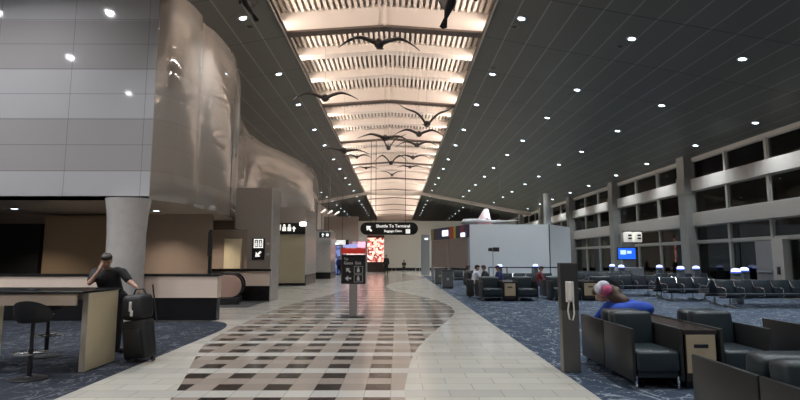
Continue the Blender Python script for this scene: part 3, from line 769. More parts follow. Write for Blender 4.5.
for i, (x, y) in enumerate(((2.68, 27.4), (2.66, 32.2))):
    t = thing('recycling_bin', ('nearer','farther')[i]+' of two grey waist-high bins at the carpet edge before the kiosk', 'bin', (x, y, 0), 0, 'grey bins')
    m = MB(); m.box(-.29, .29, -.28, .28, .05, .9, .02); m.build('bin_body', mat('grey_bin', (.17,.18,.185), .35, metal=.5) if i == 0 else bpy.data.materials['grey_bin'], t)
    m = MB(); m.box(-.31, .31, -.3, .3, .9, .97, .02); m.build('lid', M_dmetal, t)
    m = MB(); m.box(-.27, .27, -.26, .26, 0, .05); m.build('plinth', M_black, t)
    m = MB(); m.lathe([(.07,0), (.07,.01)]); m.xf(Matrix.Translation((0,-.285,.5)) @ Matrix.Rotation(PI/2,4,'X')); m.build('badge', M_tagw, t)
b = MB(); b.box(2.3, 3.05, 48, 49, 0, 3.8, .02); b = struct(b.build('wall_grey_pillar', M_greyp), 'grey pillar left of the kiosk')
m = MB(); m.box(2.6, 2.9, 47.96, 48, 3.3, 3.45); m.build('indicator', emis('ind', (.8,.9,1), 2), b)
# red and white model object lying over the partition top
t = thing('hanging_aircraft_model', 'white and reddish winged display model lying just above the partition top', 'model', (6.1, 35, 4.05))
m = MB(); m.tube([(-1.7,0,-.05), (-1.5,0,.0), (-.7,0,.05), (.6,0,.0), (2.3,0,.12)], [.06,.22,.2,.14,.02], 12); m.build('fuselage', mat('model_white', (.5,.5,.52), .4), t, smooth=True)
m = MB(); m.prism([(-.7,-.1), (.2,-2.0), (.5,-2.0), (.4,0), (.5,2.0), (.2,2.0)], 'z', -.03, .03).xf(Matrix.Rotation(R(32),4,'X')); m.build('wing', mat('model_red', (.30,.14,.15), .4), t)
m = MB(); m.prism([(-.2,0), (.1,.28), (.5,.05), (.9,.22), (1.3,.03)], 'y', -.04, .04); m.build('fin', bpy.data.materials['model_red'], t)
m = MB()
for xx in (-1.0, 1.0): m.tube([(xx,0,.1), (xx,0,ceilz(6.1+xx)-4.05)], .008, 5)
m.build('wire', M_wire, t)
# barrier rail in front of the partition
t = thing('belt_barrier', 'dark waist-high rail on posts in front of the white partition', 'barrier', (0, 28.5, 0))
m = MB(); m.box(5.1, 9.3, -.02, .02, 1.05, 1.11); m.build('rail', M_dmetal, t)
for x in (5.1, 6.1, 7.5, 9.3):
    m = MB(); m.tube([(x,0,.02), (x,0,1.1)], .03, 8); m.lathe([(.16,0), (.16,.02), (.03,.04)], (x,0,0)); m.build('post', M_dmetal, t)
t = thing('pole_sign', 'small dark sign on a thin pole before the left part of the white partition', 'sign', (5.28, 28.2, 0))
m = MB(); m.tube([(0,0,.02), (0,0,2.1)], .02, 8); m.build('pole', M_steel, t)
m = MB(); m.box(0, .35, -.02, .02, 1.95, 2.18); m.box(-.25, -.02, -.02, .02, 1.97, 2.15); m.build('sign_panel', M_dmetal, t)
m = MB(); m.lathe([(.18,0), (.18,.02), (.03,.03)]); m.build('base', M_dmetal, t)

# ---------------------------------------------------------------- far shops
t = thing('light_display', 'tall glowing pink and white mottled display above a dark stand at the far end', 'display', (-2.5, 60, 0))
m = MB(); m.box(-.95, .95, -.1, .1, 1.15, 3.95); m.build('lit_panel', emis('pink_lights', (1,.5,.4), 1.5, (4.5, [(1,.62,.5), (.75,.2,.15), (1,.45,.35), (.12,.03,.03), (1,.75,.62), (.35,.08,.07)])), t)
m = MB(); m.box(-1.0, 1.0, -.14, .14, 3.95, 4.25); m.build('top_frame', mat('maroon_frame', (.10,.02,.02), .4), t)
m = MB(); m.box(-1.1, 1.1, -.3, .3, 0, 1.15, .03); m.build('stand', mat('dark_brown_stand', (.035,.018,.014), .5), t)
t = thing('shop_front', 'brightly lit far shop with a red sign band left of the pink display', 'shop', (-4.6, 56, 0))
m = MB(); m.box(-1.6, 1.3, .5, .65, 0, 3.4); m.build('back_wall', emis('shop_back', (.5,.42,.42), .35, (3, [(.5,.4,.4), (.25,.15,.2), (.6,.5,.5), (.15,.08,.08)])), t)
m = MB(); m.box(-1.5, 1.2, -.1, .1, 2.1, 2.65); m.build('red_band', emis('red_band', (.45,.03,.02), .4), t)
m = MB(); m.box(-.9, 1.0, -.05, .1, 1.6, 2.05); m.build('white_band', emis('white_band', (1,.75,.68), 1.2), t)
m = MB(); m.box(-1.3, .4, -.1, .1, 2.75, 3.1); m.build('blue_band', emis('blue_band', (.35,.38,.75), .8), t)
m = MB(); m.box(.35, 1.15, -.2, -.05, 2.75, 3.35, .02); m.build('pink_screen', emis('pink_screen', (1,.42,.55), 1.3), t)
m = MB(); m.box(-1.5, 1.2, -.3, .3, 0, 1.0, .02); m.build('counter', mat('shop_counter', (.12,.05,.05), .4), t)
for x in (-1.6, 1.25):
    m = MB(); m.box(x-.08, x+.08, -.2, .6, 0, 3.4); m.build('side_wall', M_greyp, t)
t = thing('blue_column', 'tall blue-lit display column left of the red shop sign', 'column', (-5.75, 49, 0))
m = MB(); m.box(-.3, .3, -.12, .12, .1, 2.75, .02); m.build('lit_panel', emis('blue_glow', (.09,.13,.33), .9, (2, [(.08,.12,.35), (.18,.24,.5), (.05,.07,.2)])), t)
m = MB(); m.box(-.34, .34, -.16, .16, 0, .1); m.box(-.34, .34, -.16, .16, 2.75, 2.85); m.build('cap', M_dmetal, t)
m = MB(); m.box(-.18, .18, -.16, -.1, 2.86, 3.05); m.build('lamp', emis('cyan_lamp', (.6,.85,1), 3), t)

# ---------------------------------------------------------------- lounge furniture
def armchair(w, label, x, y, rz, group, seatmat=None):
    """front faces local -Y, x is the centre"""
    t = thing('armchair', label, 'armchair', (x, y, 0), rz, group)
    h = w/2; d = .425
    for s in (-1, 1):
        m = MB(); a, b = sorted((s*h, s*(h-.045)))
        m.box(a, b, -d, d, .10, .735, .012); m.build('side_panel', M_side, t, smooth=True)
    q = h-.05
    m = MB(); m.box(-q, q, -d-.01, d-.22, .20, .47, .05, 3); m.box(-q+.02, q-.02, -d+.03, d-.05, .14, .26, .01); m.build('seat', M_leather, t, smooth=True)
    m = MB(); m.box(-q, q, -.11, .11, -.26, .28, .06, 3, Matrix.Translation((0, d-.14, .60)) @ Matrix.Rotation(R(-7), 4, 'X')); m.build('back_cushion', M_leather, t, smooth=True)
    for sx in (-1, 1):
        for sy in (-1, 1):
            m = MB(); m.tube([(sx*(h-.06), sy*(d-.05), 0), (sx*(h-.06), sy*(d-.05), .16)], [.014, .022], 8); m.build('leg', M_chrome, t)
    return t
def side_table(x0, x1, y0, y1, label, group):
    cx, cy = (x0+x1)/2, (y0+y1)/2; w, d = (x1-x0)/2, (y1-y0)/2
    t = thing('side_table', label, 'side table', (cx, cy, 0), 0, group)
    m = MB(); m.box(-w, w, -d, d, .66, .72, .008); m.build('table_top', M_walnut, t)
    m = MB(); m.box(-w+.02, w-.02, -d+.02, d-.02, .10, .66); m.build('cabinet_body', M_walnut, t)
    for s in (-1, 1):
        m = MB(); a, b = sorted((s*d, s*(d-.02))); m.box(-w+.03, w-.03, a, b, .20, .66, .004); fp = m.build('front_panel', M_tan, t)
        m = MB(); a, b = sorted((s*(d+.004), s*(d-.01))); m.box(-.09, .09, a, b, .50, .545, .004); m.build('slot', M_black, fp)
    m = MB(); m.box(-w+.04, w-.04, -d+.08, d-.08, 0, .10); m.build('plinth', M_black, t)
    return t
G1 = 'back-to-back lounge armchairs'
# nearest pair of double chairs with a shared table
armchair(.64, 'dark leather armchair facing the camera just right of the phone pillar', 3.20, 6.83, 0, G1)
armchair(.64, 'dark leather armchair in which the person in bright blue sits', 3.20, 7.70, PI, G1)
armchair(.64, 'dark leather armchair facing the camera right of the near tan-fronted table', 4.30, 6.83, 0, G1)
armchair(.64, 'dark leather armchair hidden behind the one right of the near tan-fronted table', 4.30, 7.70, PI, G1)
side_table(3.53, 3.95, 6.41, 8.12, 'dark-topped table with tan front and slot between the two nearest whole armchairs', 'lounge tables')
armchair(.86, 'dark armchair seen from behind in the bottom right corner, long charcoal side', 3.10, 4.32, PI, G1)
armchair(.86, 'dark armchair cut off by the bottom right corner, nearest of all', 3.10, 3.45, 0, G1)
armchair(.80, 'dark armchair at the right edge behind the nearest corner chair', 5.70, 7.10, PI, G1)
armchair(.80, 'dark armchair at the right edge, front half of the rightmost double chair', 5.70, 6.23, 0, G1)
# middle groups
for x, w, lab in ((3.56,.8,'armchair left of the mid-distance tan table below the white partition'), (4.86,.8,'armchair right of the mid-distance tan table below the white partition')):
    armchair(w, lab, x, 19.6, 0, G1)
    armchair(w, 'rear chair behind the '+lab.replace('mid-distance ',''), x, 20.48, PI, G1)
side_table(3.98, 4.44, 19.2, 20.9, 'tan-fronted table between two armchairs below the white partition', 'lounge tables')
for x, w, lab in ((6.42,1.15,'wide dark armchair behind the phone pillar in the middle distance'), (7.98,.8,'dark armchair in the middle distance behind the head of the person in blue')):
    armchair(w, lab, x, 19.8, 0, G1)
    armchair(w, 'rear chair behind the '+lab.replace('in the middle distance ','').replace(' in the middle distance',''), x, 20.68, PI, G1)
side_table(7.02, 7.55, 19.4, 21.1, 'tan-fronted table in the middle distance right of the phone pillar', 'lounge tables')

# tandem beam seating
def make_row(n, p=.62):
    t = bpy.data.objects.new('beam_seating', None); C.objects.link(t)
    W = n*p
    m = MB(); m.box(0, W, .02, .10, .30, .38, .01); m.build('beam', M_dmetal, t)
    for k in range(n):
        x0, x1 = k*p+.035, (k+1)*p-.035
        m = MB(); m.box(x0, x1, -.26, .22, .40, .46, .025, 2); m.build('seat', M_vinyl, t, smooth=True)
        m = MB(); m.box(x0, x1, -.025, .025, -.02, .42, .02, 2, Matrix.Translation((0,.22,.46)) @ Matrix.Rotation(R(-14), 4, 'X')); m.build('backrest', M_vinyl, t, smooth=True)
    for k in range(n+1):
        x = k*p
        m = MB(); m.tube([(x,.10,.36), (x,-.22,.36), (x,-.27,.42), (x,-.25,.62), (x,-.05,.66), (x,.20,.64), (x,.33,.88)], .018, 6); m.build('armrest', M_chrome, t, smooth=True)
    for x in (p*.5, W-p*.5):
        m = MB(); m.tube([(x,.06,.30), (x,.06,.05)], .03, 8); m.tube([(x,-.26,.02), (x,-.12,.05), (x,.24,.05), (x,.38,.02)], .022, 6); m.build('leg', M_steel, t, smooth=True)
    return t
protos = {}
def row(n, x, y, rz, label):
    if n not in protos: o = protos[n] = make_row(n)
    else: o = copy_tree(protos[n])
    setpos(o, (x, y, 0), rz); tag(o, label, 'beam seating', 'rows of linked airport seats')
row(6, 10.5, 16.7, 0, 'row of linked dark blue seats nearest the windows at the right edge')
row(3, 9.95, 19.2, 0, 'row of three linked seats, middle of the three rows facing the camera')
row(4, 8.75, 21.6, 0, 'row of linked seats behind the head of the person in bright blue')
row(6, 14.3, 17.75, PI, 'row of linked seats back to back with the row nearest the right edge')
row(3, 11.9, 20.25, PI, 'row of three linked seats back to back with the middle row')
row(4, 11.3, 22.65, PI, 'row of linked seats back to back with that behind the person in bright blue')
row(6, 8.2, 25.6, 0, 'far row of linked seats left of the blue screen')
row(6, 9.6, 28.8, 0, 'farthest row of linked seats below the end of the partition')
row(4, 5.0, 24.6, 0, 'row of linked seats in front of the partition rail, behind the seated travellers')
row(3, 2.7, 30.2, 0, 'row of linked seats showing under the brown kiosk screens')
row(4, 12.3, 24.2, 0, 'row of linked seats close to the concrete column right of the blue screen')

# charging posts with glowing domes
c0 = thing('charging_post', '', 'charging post')
m = MB(); m.box(-.13, .13, -.13, .13, .0, .98, .02); m.build('post', M_post, c0)
m = MB(); m.lathe([(.12,0), (.18,.05), (.18,.09), (.16,.1)], (0,0,.98)); m.build('collar', M_post, c0, smooth=True)
m = MB(); m.lathe([(.165,0), (.165,.035)], (0,0,1.08)); m.build('blue_ring', M_domeb, c0, smooth=True)
m = MB(); m.lathe([(.15,0), (.15,.05), (.11,.10), (.02,.12)], (0,0,1.115)); m.build('dome', M_dome, c0, smooth=True)
CP = [(734,18.3,1,'large glowing dome charging post behind the right row of seats, left of a pair'),
      (742.5,20.3,1,'glowing dome charging post half hidden, right one of the pair behind the right row'),
      (694.5,24.2,1,'glowing dome charging post at the foot of the nearest concrete column'),
      (679,23.2,1,'larger glowing dome charging post left of the nearest concrete column'),
      (658,27.2,1,'glowing dome charging post right of the blue screen'),
      (620,27.5,1,'glowing dome charging post right below the blue screen'),
      (611,30.5,1,'glowing dome charging post left below the blue screen'),
      (499,29.8,1,'glowing dome charging post in front of the white partition, left one'),
      (534.5,30.2,1,'glowing dome charging post in front of the white partition, right one')]
for i, (u, Y, s, lab) in enumerate(CP):
    o = c0 if i == 0 else copy_tree(c0)
    setpos(o, ((u-397)/510*Y, Y, 0)); tag(o, lab, 'charging post', 'dome-topped charging posts')

# gate podium with screen and lit sign
t = thing('gate_podium', 'grey gate podium with a back panel beneath the blue screen', 'podium', (13.6, 30.3, 0))
m = MB(); m.box(-.3, .5, -.05, .05, 0, 3.05, .01); m.build('back_panel', M_conc, t)
m = MB(); m.box(-.9, .6, -.8, -.3, 0, 1.05, .02); m.build('desk', M_greyp, t)
t = thing('wall_screen', 'bright blue flat screen on the gate podium panel', 'screen', (13.62, 30.2, 1.86))
m = MB(); m.box(-.62, .48, -.05, .04, -.36, .36, .01); m.build('bezel', M_dmetal, t)
m = MB(); m.box(-.58, .44, -.06, -.05, -.32, .32); m.build('screen', emis('blue_screen', (.015,.11,.75), 1.35), t)
m = MB(); m.box(-.45, -.12, -.068, -.06, -.05, .2); m.box(-.05, .2, -.068, -.06, 0, .16); m.build('screen_image', emis('screen_white', (.45,.65,1), 1.4), t)
t = thing('lit_gate_sign', 'pair of lit white rounded sign boxes above the blue screen', 'sign', (13.98, 29.9, 2.82))
for x in (-.42, .12):
    m = MB(); m.lathe([(.22,-.3), (.25,-.25), (.25,.25), (.22,.3)], (x,0,0), 20); q = m.build('sign_box', emis('gate_sign_face', (.8,.78,.7), .55) if x < 0 else bpy.data.materials['gate_sign_face'], t, smooth=True)
    m = MB(); m.box(x-.1, x+.1, -.265, -.235, -.14, -.04); m.box(x-.1, x+.1, -.265, -.235, .04, .14); m.build('symbol', M_dmetal, q)
m = MB(); m.box(-.7, .4, -.06, .06, .3, .36); m.box(-.7, .4, -.06, .06, -.36, -.3); m.build('bracket', M_dmetal, t)

# ---------------------------------------------------------------- bar counter, stools
t = thing('bar_counter', 'long bar counter with black top and pale wooden end slab', 'counter', (-4.42, 7.78, 0))
m = MB(); m.box(-6.0, .02, -.52, .50, 1.10, 1.135, .008); m.build('counter_top', M_blackr, t)
m = MB(); m.box(-.075, 0, -.32, .46, 0, 1.10, .004); m.build('end_panel', M_tan2, t)
m = MB(); m.box(-.076, -.001, -.335, -.32, 0, 1.10, .002); m.build('panel_edge', M_edge, t)
m = MB(); m.box(-6.0, -.075, -.50, -.46, .94, 1.10); m.box(-6.0, -.075, .42, .46, .94, 1.10); m.build('apron', mat('brown_apron', (.50,.40,.31), .4), t)
m = MB(); m.box(-1.86, -1.79, -.46, .46, 0, 1.10, .004); m.build('support_panel', M_tan2, t)
m = MB(); m.box(-1.0, -.85, -.25, -.1, 1.135, 1.15, .004); m.build('power_outlet', M_dmetal, t)
def stool(x, y, rz, label):
    t = thing('bar_stool', label, 'stool', (x, y, 0), rz, 'bar stools')
    m = MB()
    prof = []
    N = 20; rings = []
    for k in range(N):
        a = 2*PI*k/N; back = max(0, -math.sin(a)); top = .84+.20*back**.7
        rings.append((math.cos(a), math.sin(a), top))
    levs = []
    for f, rr in ((0,.05), (.02,.17), (.3,.215), (1,.235)):
        levs.append([m.bm.verts.new((c*rr, s*rr, .74+(tp-.74)*f)) for c, s, tp in rings])
    for f, rr in ((1,.21), (.45,.19), (.32,.05)):
        levs.append([m.bm.verts.new((c*rr, s*rr, .74+((tp if f == 1 else .93)-.74)*f)) for c, s, tp in rings])
    for A, B in zip(levs, levs[1:]):
        for k in range(N): m.bm.faces.new((A[k], A[(k+1) % N], B[(k+1) % N], B[k]))
    m.bm.faces.new(levs[0][::-1]); m.bm.faces.new(levs[-1]); m.build('bucket_seat', M_bag, t, smooth=True)
    m = MB(); m.tube([(0,0,.02), (0,0,.40), (0,0,.401), (0,0,.75)], [.032,.032,.024,.024], 12); m.build('column', M_dmetal, t, smooth=True)
    m = MB(); m.tube([(.19*math.cos(a), .19*math.sin(a), .34) for a in [2*PI*k/20 for k in range(20)]], .012, 8, closed=True)
    m.tube([(-.19,0,.34), (.19,0,.34)], .009, 6); m.tube([(0,-.19,.34), (0,.19,.34)], .009, 6); m.build('foot_ring', M_chrome, t, smooth=True)
    m = MB(); m.lathe([(.22,0), (.22,.012), (.05,.035), (.035,.05)], seg=28); m.build('base', M_dmetal, t, smooth=True)
stool(-4.89, 7.03, R(10), 'black bucket-seat bar stool on the near side of the bar counter')
stool(-5.75, 8.62, R(190), 'black bar stool on the far side of the counter, behind the near stool')

# luggage beside the man
t = thing('suitcase', 'black upright suitcase leaning beside the pale end slab of the bar', 'suitcase', (-3.99, 8.2, 0), R(-15))
Q = Matrix.Rotation(R(-9), 4, 'Y')
m = MB(); m.box(-.22, .22, -.13, .13, .05, .64, .05, 3); m.xf(Q); m.build('case_body', M_bag, t, smooth=True)
m = MB(); m.box(-.16, .16, -.155, -.13, .12, .5, .015, 2); m.xf(Q); m.build('front_pocket', M_bag, t, smooth=True)
for sx in (-1, 1):
    m = MB(); m.lathe([(.035,-.015), (.035,.015)], seg=14); m.xf(Matrix.Translation((sx*.16,.08,.036)) @ Matrix.Rotation(PI/2,4,'Y')); m.build('wheel', M_black, t, smooth=True)
m = MB(); m.tube([(.17,.11,.6), (.05,.11,1.18)], .012, 6); m.build('pull_handle', M_dmetal, t)
t = thing('travel_bag', 'black duffel bag with a white tag resting on top of the suitcase', 'bag', (-4.06, 8.2, .655), R(-15))
m = MB(); m.box(-.22, .2, -.15, .15, -.02, .38, .09, 3); m.xf(Matrix.Rotation(R(-6),4,'Y')); m.build('bag_body', M_bag, t, smooth=True)
m = MB(); m.tube([(-.12,0,.36), (-.08,0,.45), (.06,0,.46), (.12,0,.37)], .012, 6); m.build('handle', M_cloth_b, t, smooth=True)
m = MB(); m.box(-.05, .0, -.168, -.15, .12, .27, .008); m.box(-.02, .03, -.17, -.155, .05, .14, .008); m.build('luggage_tag', M_tagw, t)

# ---------------------------------------------------------------- people
def blob(m, name, matl, parent, vox=.018, sm=4, loc=None):
    o = m.build(name, matl, parent, smooth=False)
    r = o.modifiers.new('r', 'REMESH'); r.mode = 'VOXEL'; r.voxel_size = vox; r.use_smooth_shade = True
    s = o.modifiers.new('s', 'SMOOTH'); s.factor = .5; s.iterations = sm
    dg = bpy.context.evaluated_depsgraph_get(); me = bpy.data.meshes.new_from_object(o.evaluated_get(dg))
    me.name = name; old = o.data; o.modifiers.clear(); o.data = me; bpy.data.meshes.remove(old)
    me.materials.clear(); me.materials.append(matl)
    for p in me.polygons: p.use_smooth = True; p.material_index = 0
    return o
def lerp(a, b, t): return Vector(a)*(1-t) + Vector(b)*t
def hand(m, wrist, d, palm_n, s=1, curl=.5):
    """palm + five fingers, d = direction of fingers, palm_n = normal out of the palm"""
    d = Vector(d).normalized(); n = Vector(palm_n); n = (n - d*n.dot(d)).normalized(); w = d.cross(n)
    wrist = Vector(wrist)
    for k in (-1, -.3, .3, 1):
        m.cap(wrist + d*.01*s, .020*s, wrist + d*.085*s + w*k*.028*s, .013*s, 8)
    for k, L in ((-1,.058), (-.33,.072), (.33,.078), (1,.07)):
        b = wrist + d*.085*s + w*k*.031*s; m1 = b + (d*math.cos(curl*.6) + n*math.sin(curl*.6))*L*.5*s
        m2 = m1 + (d*math.cos(curl*1.8) + n*math.sin(curl*1.8))*L*.55*s
        m.cap(b, .0095*s, m1, .009*s, 8); m.cap(m1, .009*s, m2, .0075*s, 8)
    b = wrist + d*.025*s + w*.028*s; m1 = b + (d*.6 + w*.75 + n*.3).normalized()*.045*s; m2 = m1 + (d*.85 + w*.2 + n*.45).normalized()*.035*s
    m.cap(b, .013*s, m1, .011*s, 8); m.cap(m1, .011*s, m2, .009*s, 8)
def head(m, c, face, up=(0,0,1), s=1):
    """skull, jaw, nose, ears"""
    f = Vector(face).normalized(); u = Vector(up); u = (u - f*u.dot(f)).normalized(); r = f.cross(u)
    Q = Matrix((r, f, u)).transposed().to_4x4(); c = Vector(c)
    P = lambda x, y, z: c + (r*x + f*y + u*z)*s
    m.ball(P(0,-.01,.03), (.076*s, .095*s, .088*s), 16, 12, Q); m.ball(P(0,.025,-.04), (.058*s, .065*s, .075*s), 14, 10, Q)
    m.cap(P(0,.088,.02), .010*s, P(0,.108,-.018), .014*s, 8)
    for sd in (-1, 1):
        m.ball(P(sd*.078,-.01,-.005), (.012*s, .022*s, .032*s), 8, 6, Q); m.ball(P(sd*.03,.078,.022), (.02*s, .012*s, .010*s), 8, 6, Q)
    m.ball(P(0,.082,-.048), (.026*s, .012*s, .010*s), 8, 6, Q)
    return P, Q
def person(label, J, face, shirt, pants, skin, hairm, sleeve='long', loc=(0,0,0), rz=0, s=1, vox=.022, hairlong=False, group=None, hands=None, bulk=1, eyes=False):
    t = thing('person', label, 'person', loc, rz, group)
    V = {k: Vector(v)*s for k, v in J.items()}
    m = MB()
    def both(mm, a, ra, b, rb):
        for q in ('L', 'R'):
            A = V.get(a+q, V.get(a)); B = V.get(b+q, V.get(b)); mm.cap(A, ra*s, B, rb*s)
    m.cap(V['pelvis'], .13*s*bulk, V['chest'], .14*s*bulk); both(m, 'sh', .055, 'el', .042); both(m, 'el', .041, 'ha', .028)
    m.cap(V['chest'], .12*s, V['neck'], .055*s); m.cap(V['neck'], .052*s, V['head'], .05*s); m.cap(V['shL'], .06*s, V['shR'], .06*s)
    both(m, 'hip', .085, 'kn', .058); both(m, 'kn', .056, 'an', .040)
    for q in 'LR': m.cap(V['an'+q], .038*s, V['to'+q], .035*s)
    P, Q = head(m, V['head'] + (V['head']-V['neck']).normalized()*.03*s, face, (V['head']-V['neck']), s)
    for q in 'LR':
        dv = V['ha'+q]-V['el'+q]; hd = (hands or {}).get(q, (dv, (0,0,-1) if abs(dv.normalized().z) < .8 else (1,0,0), .5)); hand(m, V['ha'+q], hd[0], hd[1], s, hd[2])
    blob(m, 'body', skin, t, min(vox, .014))
    # shirt
    m = MB(); m.cap(V['pelvis']+Vector((0,0,.02)), .155*s*bulk, V['chest'], .162*s*bulk)
    m.cap(V['chest'], .14*s*bulk, lerp(V['chest'], V['neck'], .75), .075*s); m.cap(V['shL'], .075*s, V['shR'], .075*s)
    m.cap(lerp(V['shL'],V['shR'],.2), .10*s, V['chest'], .13*s); m.cap(lerp(V['shL'],V['shR'],.8), .10*s, V['chest'], .13*s)
    for q in 'LR':
        if sleeve == 'short': m.cap(V['sh'+q], .077*s, lerp(V['sh'+q], V['el'+q], .72), .066*s)
        else: m.cap(V['sh'+q], .074*s, V['el'+q], .058*s); m.cap(V['el'+q], .057*s, lerp(V['el'+q], V['ha'+q], .9), .042*s)
    blob(m, 'shirt', shirt, t, vox)
    m = MB()
    m.cap(V['hipL'], .125*s*bulk, V['hipR'], .125*s*bulk)
    for q in 'LR': m.cap(V['hip'+q], .108*s, V['kn'+q], .078*s); m.cap(V['kn'+q], .076*s, lerp(V['kn'+q], V['an'+q], .95), .058*s)
    blob(m, 'trousers', pants, t, vox)
    for q in 'LR':
        m = MB(); m.cap(V['an'+q]-Vector((0,0,.02)), .045*s, V['to'+q]-Vector((0,0,.005)), .042*s); m.build('shoe', M_shoe, t, smooth=True)
    if hairm:
        m = MB()
        m.ball(P(0,-.028,.052), (.088*s, .094*s, .086*s), 16, 12, Q); m.ball(P(0,-.06,.0), (.078*s, .06*s, .08*s), 14, 10, Q)
        m.ball(P(0,.015,.085), (.086*s, .088*s, .055*s), 14, 10, Q); m.ball(P(.03,.04,.10), (.05*s, .05*s, .03*s), 10, 8, Q); m.ball(P(-.03,.04,.10), (.05*s, .05*s, .03*s), 10, 8, Q)
        if hairlong: m.cap(P(0,-.07,.0), .075*s, P(0,-.075,-.20), .05*s)
        blob(m, 'hair', hairm, t, .016, 3)
    if eyes:
        for sd in (-1, 1):
            m = MB(); m.ball(P(sd*.03,.084,.018), .009*s, 8, 6); m.build('eye', M_black, t, smooth=True)
    return t
STAND = dict(pelvis=(0,0,.95), chest=(0,0,1.30), neck=(0,0,1.47), head=(0,.01,1.60), shL=(-.18,0,1.40), shR=(.18,0,1.40), elL=(-.24,-.02,1.12), elR=(.24,-.02,1.12), haL=(-.25,.06,.88), haR=(.25,.06,.88),
             hipL=(-.09,0,.93), hipR=(.09,0,.93), knL=(-.10,.01,.50), knR=(.10,.01,.50), anL=(-.11,-.02,.10), anR=(.11,-.02,.10), toL=(-.13,.14,.045), toR=(.13,.14,.045))
SIT = dict(pelvis=(0,-.05,.56), chest=(0,0,.90), neck=(0,.04,1.06), head=(0,.07,1.19), shL=(-.18,.02,1.0), shR=(.18,.02,1.0), elL=(-.22,.12,.76), elR=(.22,.12,.76), haL=(-.10,.34,.68), haR=(.10,.34,.68),
           hipL=(-.10,0,.52), hipR=(.10,0,.52), knL=(-.12,.42,.50), knR=(.12,.42,.50), anL=(-.12,.44,.10), anR=(.12,.44,.10), toL=(-.13,.60,.045), toR=(.13,.60,.045))
# man at the bar: leaning on the counter, one hand to his forehead, the other on the bag
MAN = dict(STAND)
MAN.update(pelvis=(-.02,0,.96), chest=(-.03,-.16,1.27), neck=(-.01,-.24,1.41), head=(.02,-.31,1.52), shL=(-.24,-.16,1.36), shR=(.21,-.16,1.36),
           elL=(-.14,-.47,1.20), haL=(-.02,-.42,1.42), elR=(.38,-.22,1.20), haR=(.60,-.42,1.13))
MAN2 = {k: v for k, v in MAN.items()}
person('person in black short-sleeved shirt leaning on the bar counter, hand to forehead', MAN2, (.45,-.8,-.42), M_cloth_b, M_cloth_b, M_skin, M_hair, 'short',
       (-4.80, 8.80, 0), 0, 1.0, .02, hands={'L': ((.12,.35,.93), (.2,.9,-.2), .35), 'R': ((.5,-.2,-.75), (-.6,-.2,-.4), .9)}, bulk=1.15, eyes=True)
# person in blue on the rear near chair, bent over
BL = dict(SIT)
BL.update(pelvis=(0,.10,.55), chest=(-.12,.22,.84), neck=(-.28,.26,.99), head=(-.37,.28,1.03), shL=(-.28,.34,.86), shR=(-.02,.10,.92), elL=(-.42,.44,.66), elR=(.10,.10,.72), haL=(-.34,.42,.55), haR=(.02,.36,.62),
          knL=(-.25,.45,.52), knR=(-.10,.50,.52), anL=(-.35,.55,.10), anR=(-.12,.56,.10), toL=(-.50,.62,.045), toR=(-.25,.68,.045))
BLP = person('person bundled in bright blue with a pink and white cap, bent over in armchair', BL, (-.75,.1,-.55), M_cloth_bl, M_cloth_n, M_skin2, M_hairb, 'long', (3.53, 7.64, .0), 0, 1, .02, bulk=1.1); t = BLP
m = MB(); m.ball((0,.06,.84), (.30,.15,.13)); m.ball((.10,.04,.86), (.18,.13,.10)); m.ball((-.2,.05,.80), (.18,.12,.14)); m.cap((-.28,.08,.80), .08, (-.42,.14,.58), .09); m.ball((.02,.0,.88), (.22,.08,.08))
blob(m, 'blue_blanket', M_cloth_bl, t, .02, 3)
m = MB(); m.ball((-.30,.24,1.12), (.12,.12,.09)); m.ball((-.22,.22,1.06), (.12,.12,.12)); m.cap((-.25,.2,1.04), .10, (-.13,.12,.95), .10); blob(m, 'long_hair', M_hairb, t, .018, 3)
m = MB(); m.ball((-.36,.20,1.12), (.10,.12,.10)); blob(m, 'pink_cap', M_pinkc, t, .016, 3)
m = MB(); m.ball((-.38,.22,1.20), (.085,.10,.06)); m.ball((-.47,.22,1.13), (.045,.09,.08)); blob(m, 'white_cap_trim', M_whitec, t, .016, 3)
person('seated person in a white shirt and black trousers at the left end of the lounge', SIT, (.2,1,-.3), M_cloth_w, M_cloth_b, M_skin, M_hair, 'long', (3.35, 21.9, 0), R(-80), .97, .025)
person('seated person in dark clothes just left of the one in the white shirt', SIT, (0,1,-.1), M_cloth_g, M_cloth_b, M_skin, M_hair, 'long', (3.15, 23.2, 0), R(-60), .95, .03)
person('seated person in charcoal, half hidden behind the left mid-distance armchair', SIT, (0,1,-.3), M_cloth_g, M_cloth_b, M_skin, M_hair, 'long', (3.95, 23.0, 0), R(100), .95, .03)
person('seated person in navy and white behind the mid-distance tan table', SIT, (0,1,-.5), M_cloth_n, M_cloth_w, M_skin, M_hair, 'long', (4.42, 22.2, 0), R(100), .95, .03)
person('seated person in dark red top and purple trousers left of the phone pillar', SIT, (.1,1,-.6), M_cloth_r, M_cloth_p, M_skin, M_hair, 'long', (6.15, 22.2, 0), R(-100), .93, .03)
person('tall dark-clothed person standing far down the walkway right of the pink display', STAND, (0,-1,0), M_cloth_b, M_cloth_b, M_skin, M_hair, 'long', (-1.08, 52, 0), 0, 1.08, .03)
person('small dark-clothed person seated by the far pale wall', SIT, (0,-1,0), M_cloth_b, M_cloth_b, M_skin, M_hair, 'long', (.85, 62, 0), R(180), 1.0, .03)
person('dark-clothed person standing far off just left of the pink display stand', STAND, (0,-1,0), M_cloth_b, M_cloth_g, M_skin, M_hair, 'long', (-3.35, 50, 0), R(20), 1.0, .03)
person('person in blue-grey standing far off beside the blue-lit column', STAND, (0,-1,0), M_cloth_n, M_cloth_b, M_skin, M_hair, 'long', (-5.35, 47.5, 0), R(-20), 1.0, .03)
t = thing('trolley_bag', 'black trolley bag on the carpet left of the person in the white shirt', 'suitcase', (3.0, 21.2, 0))
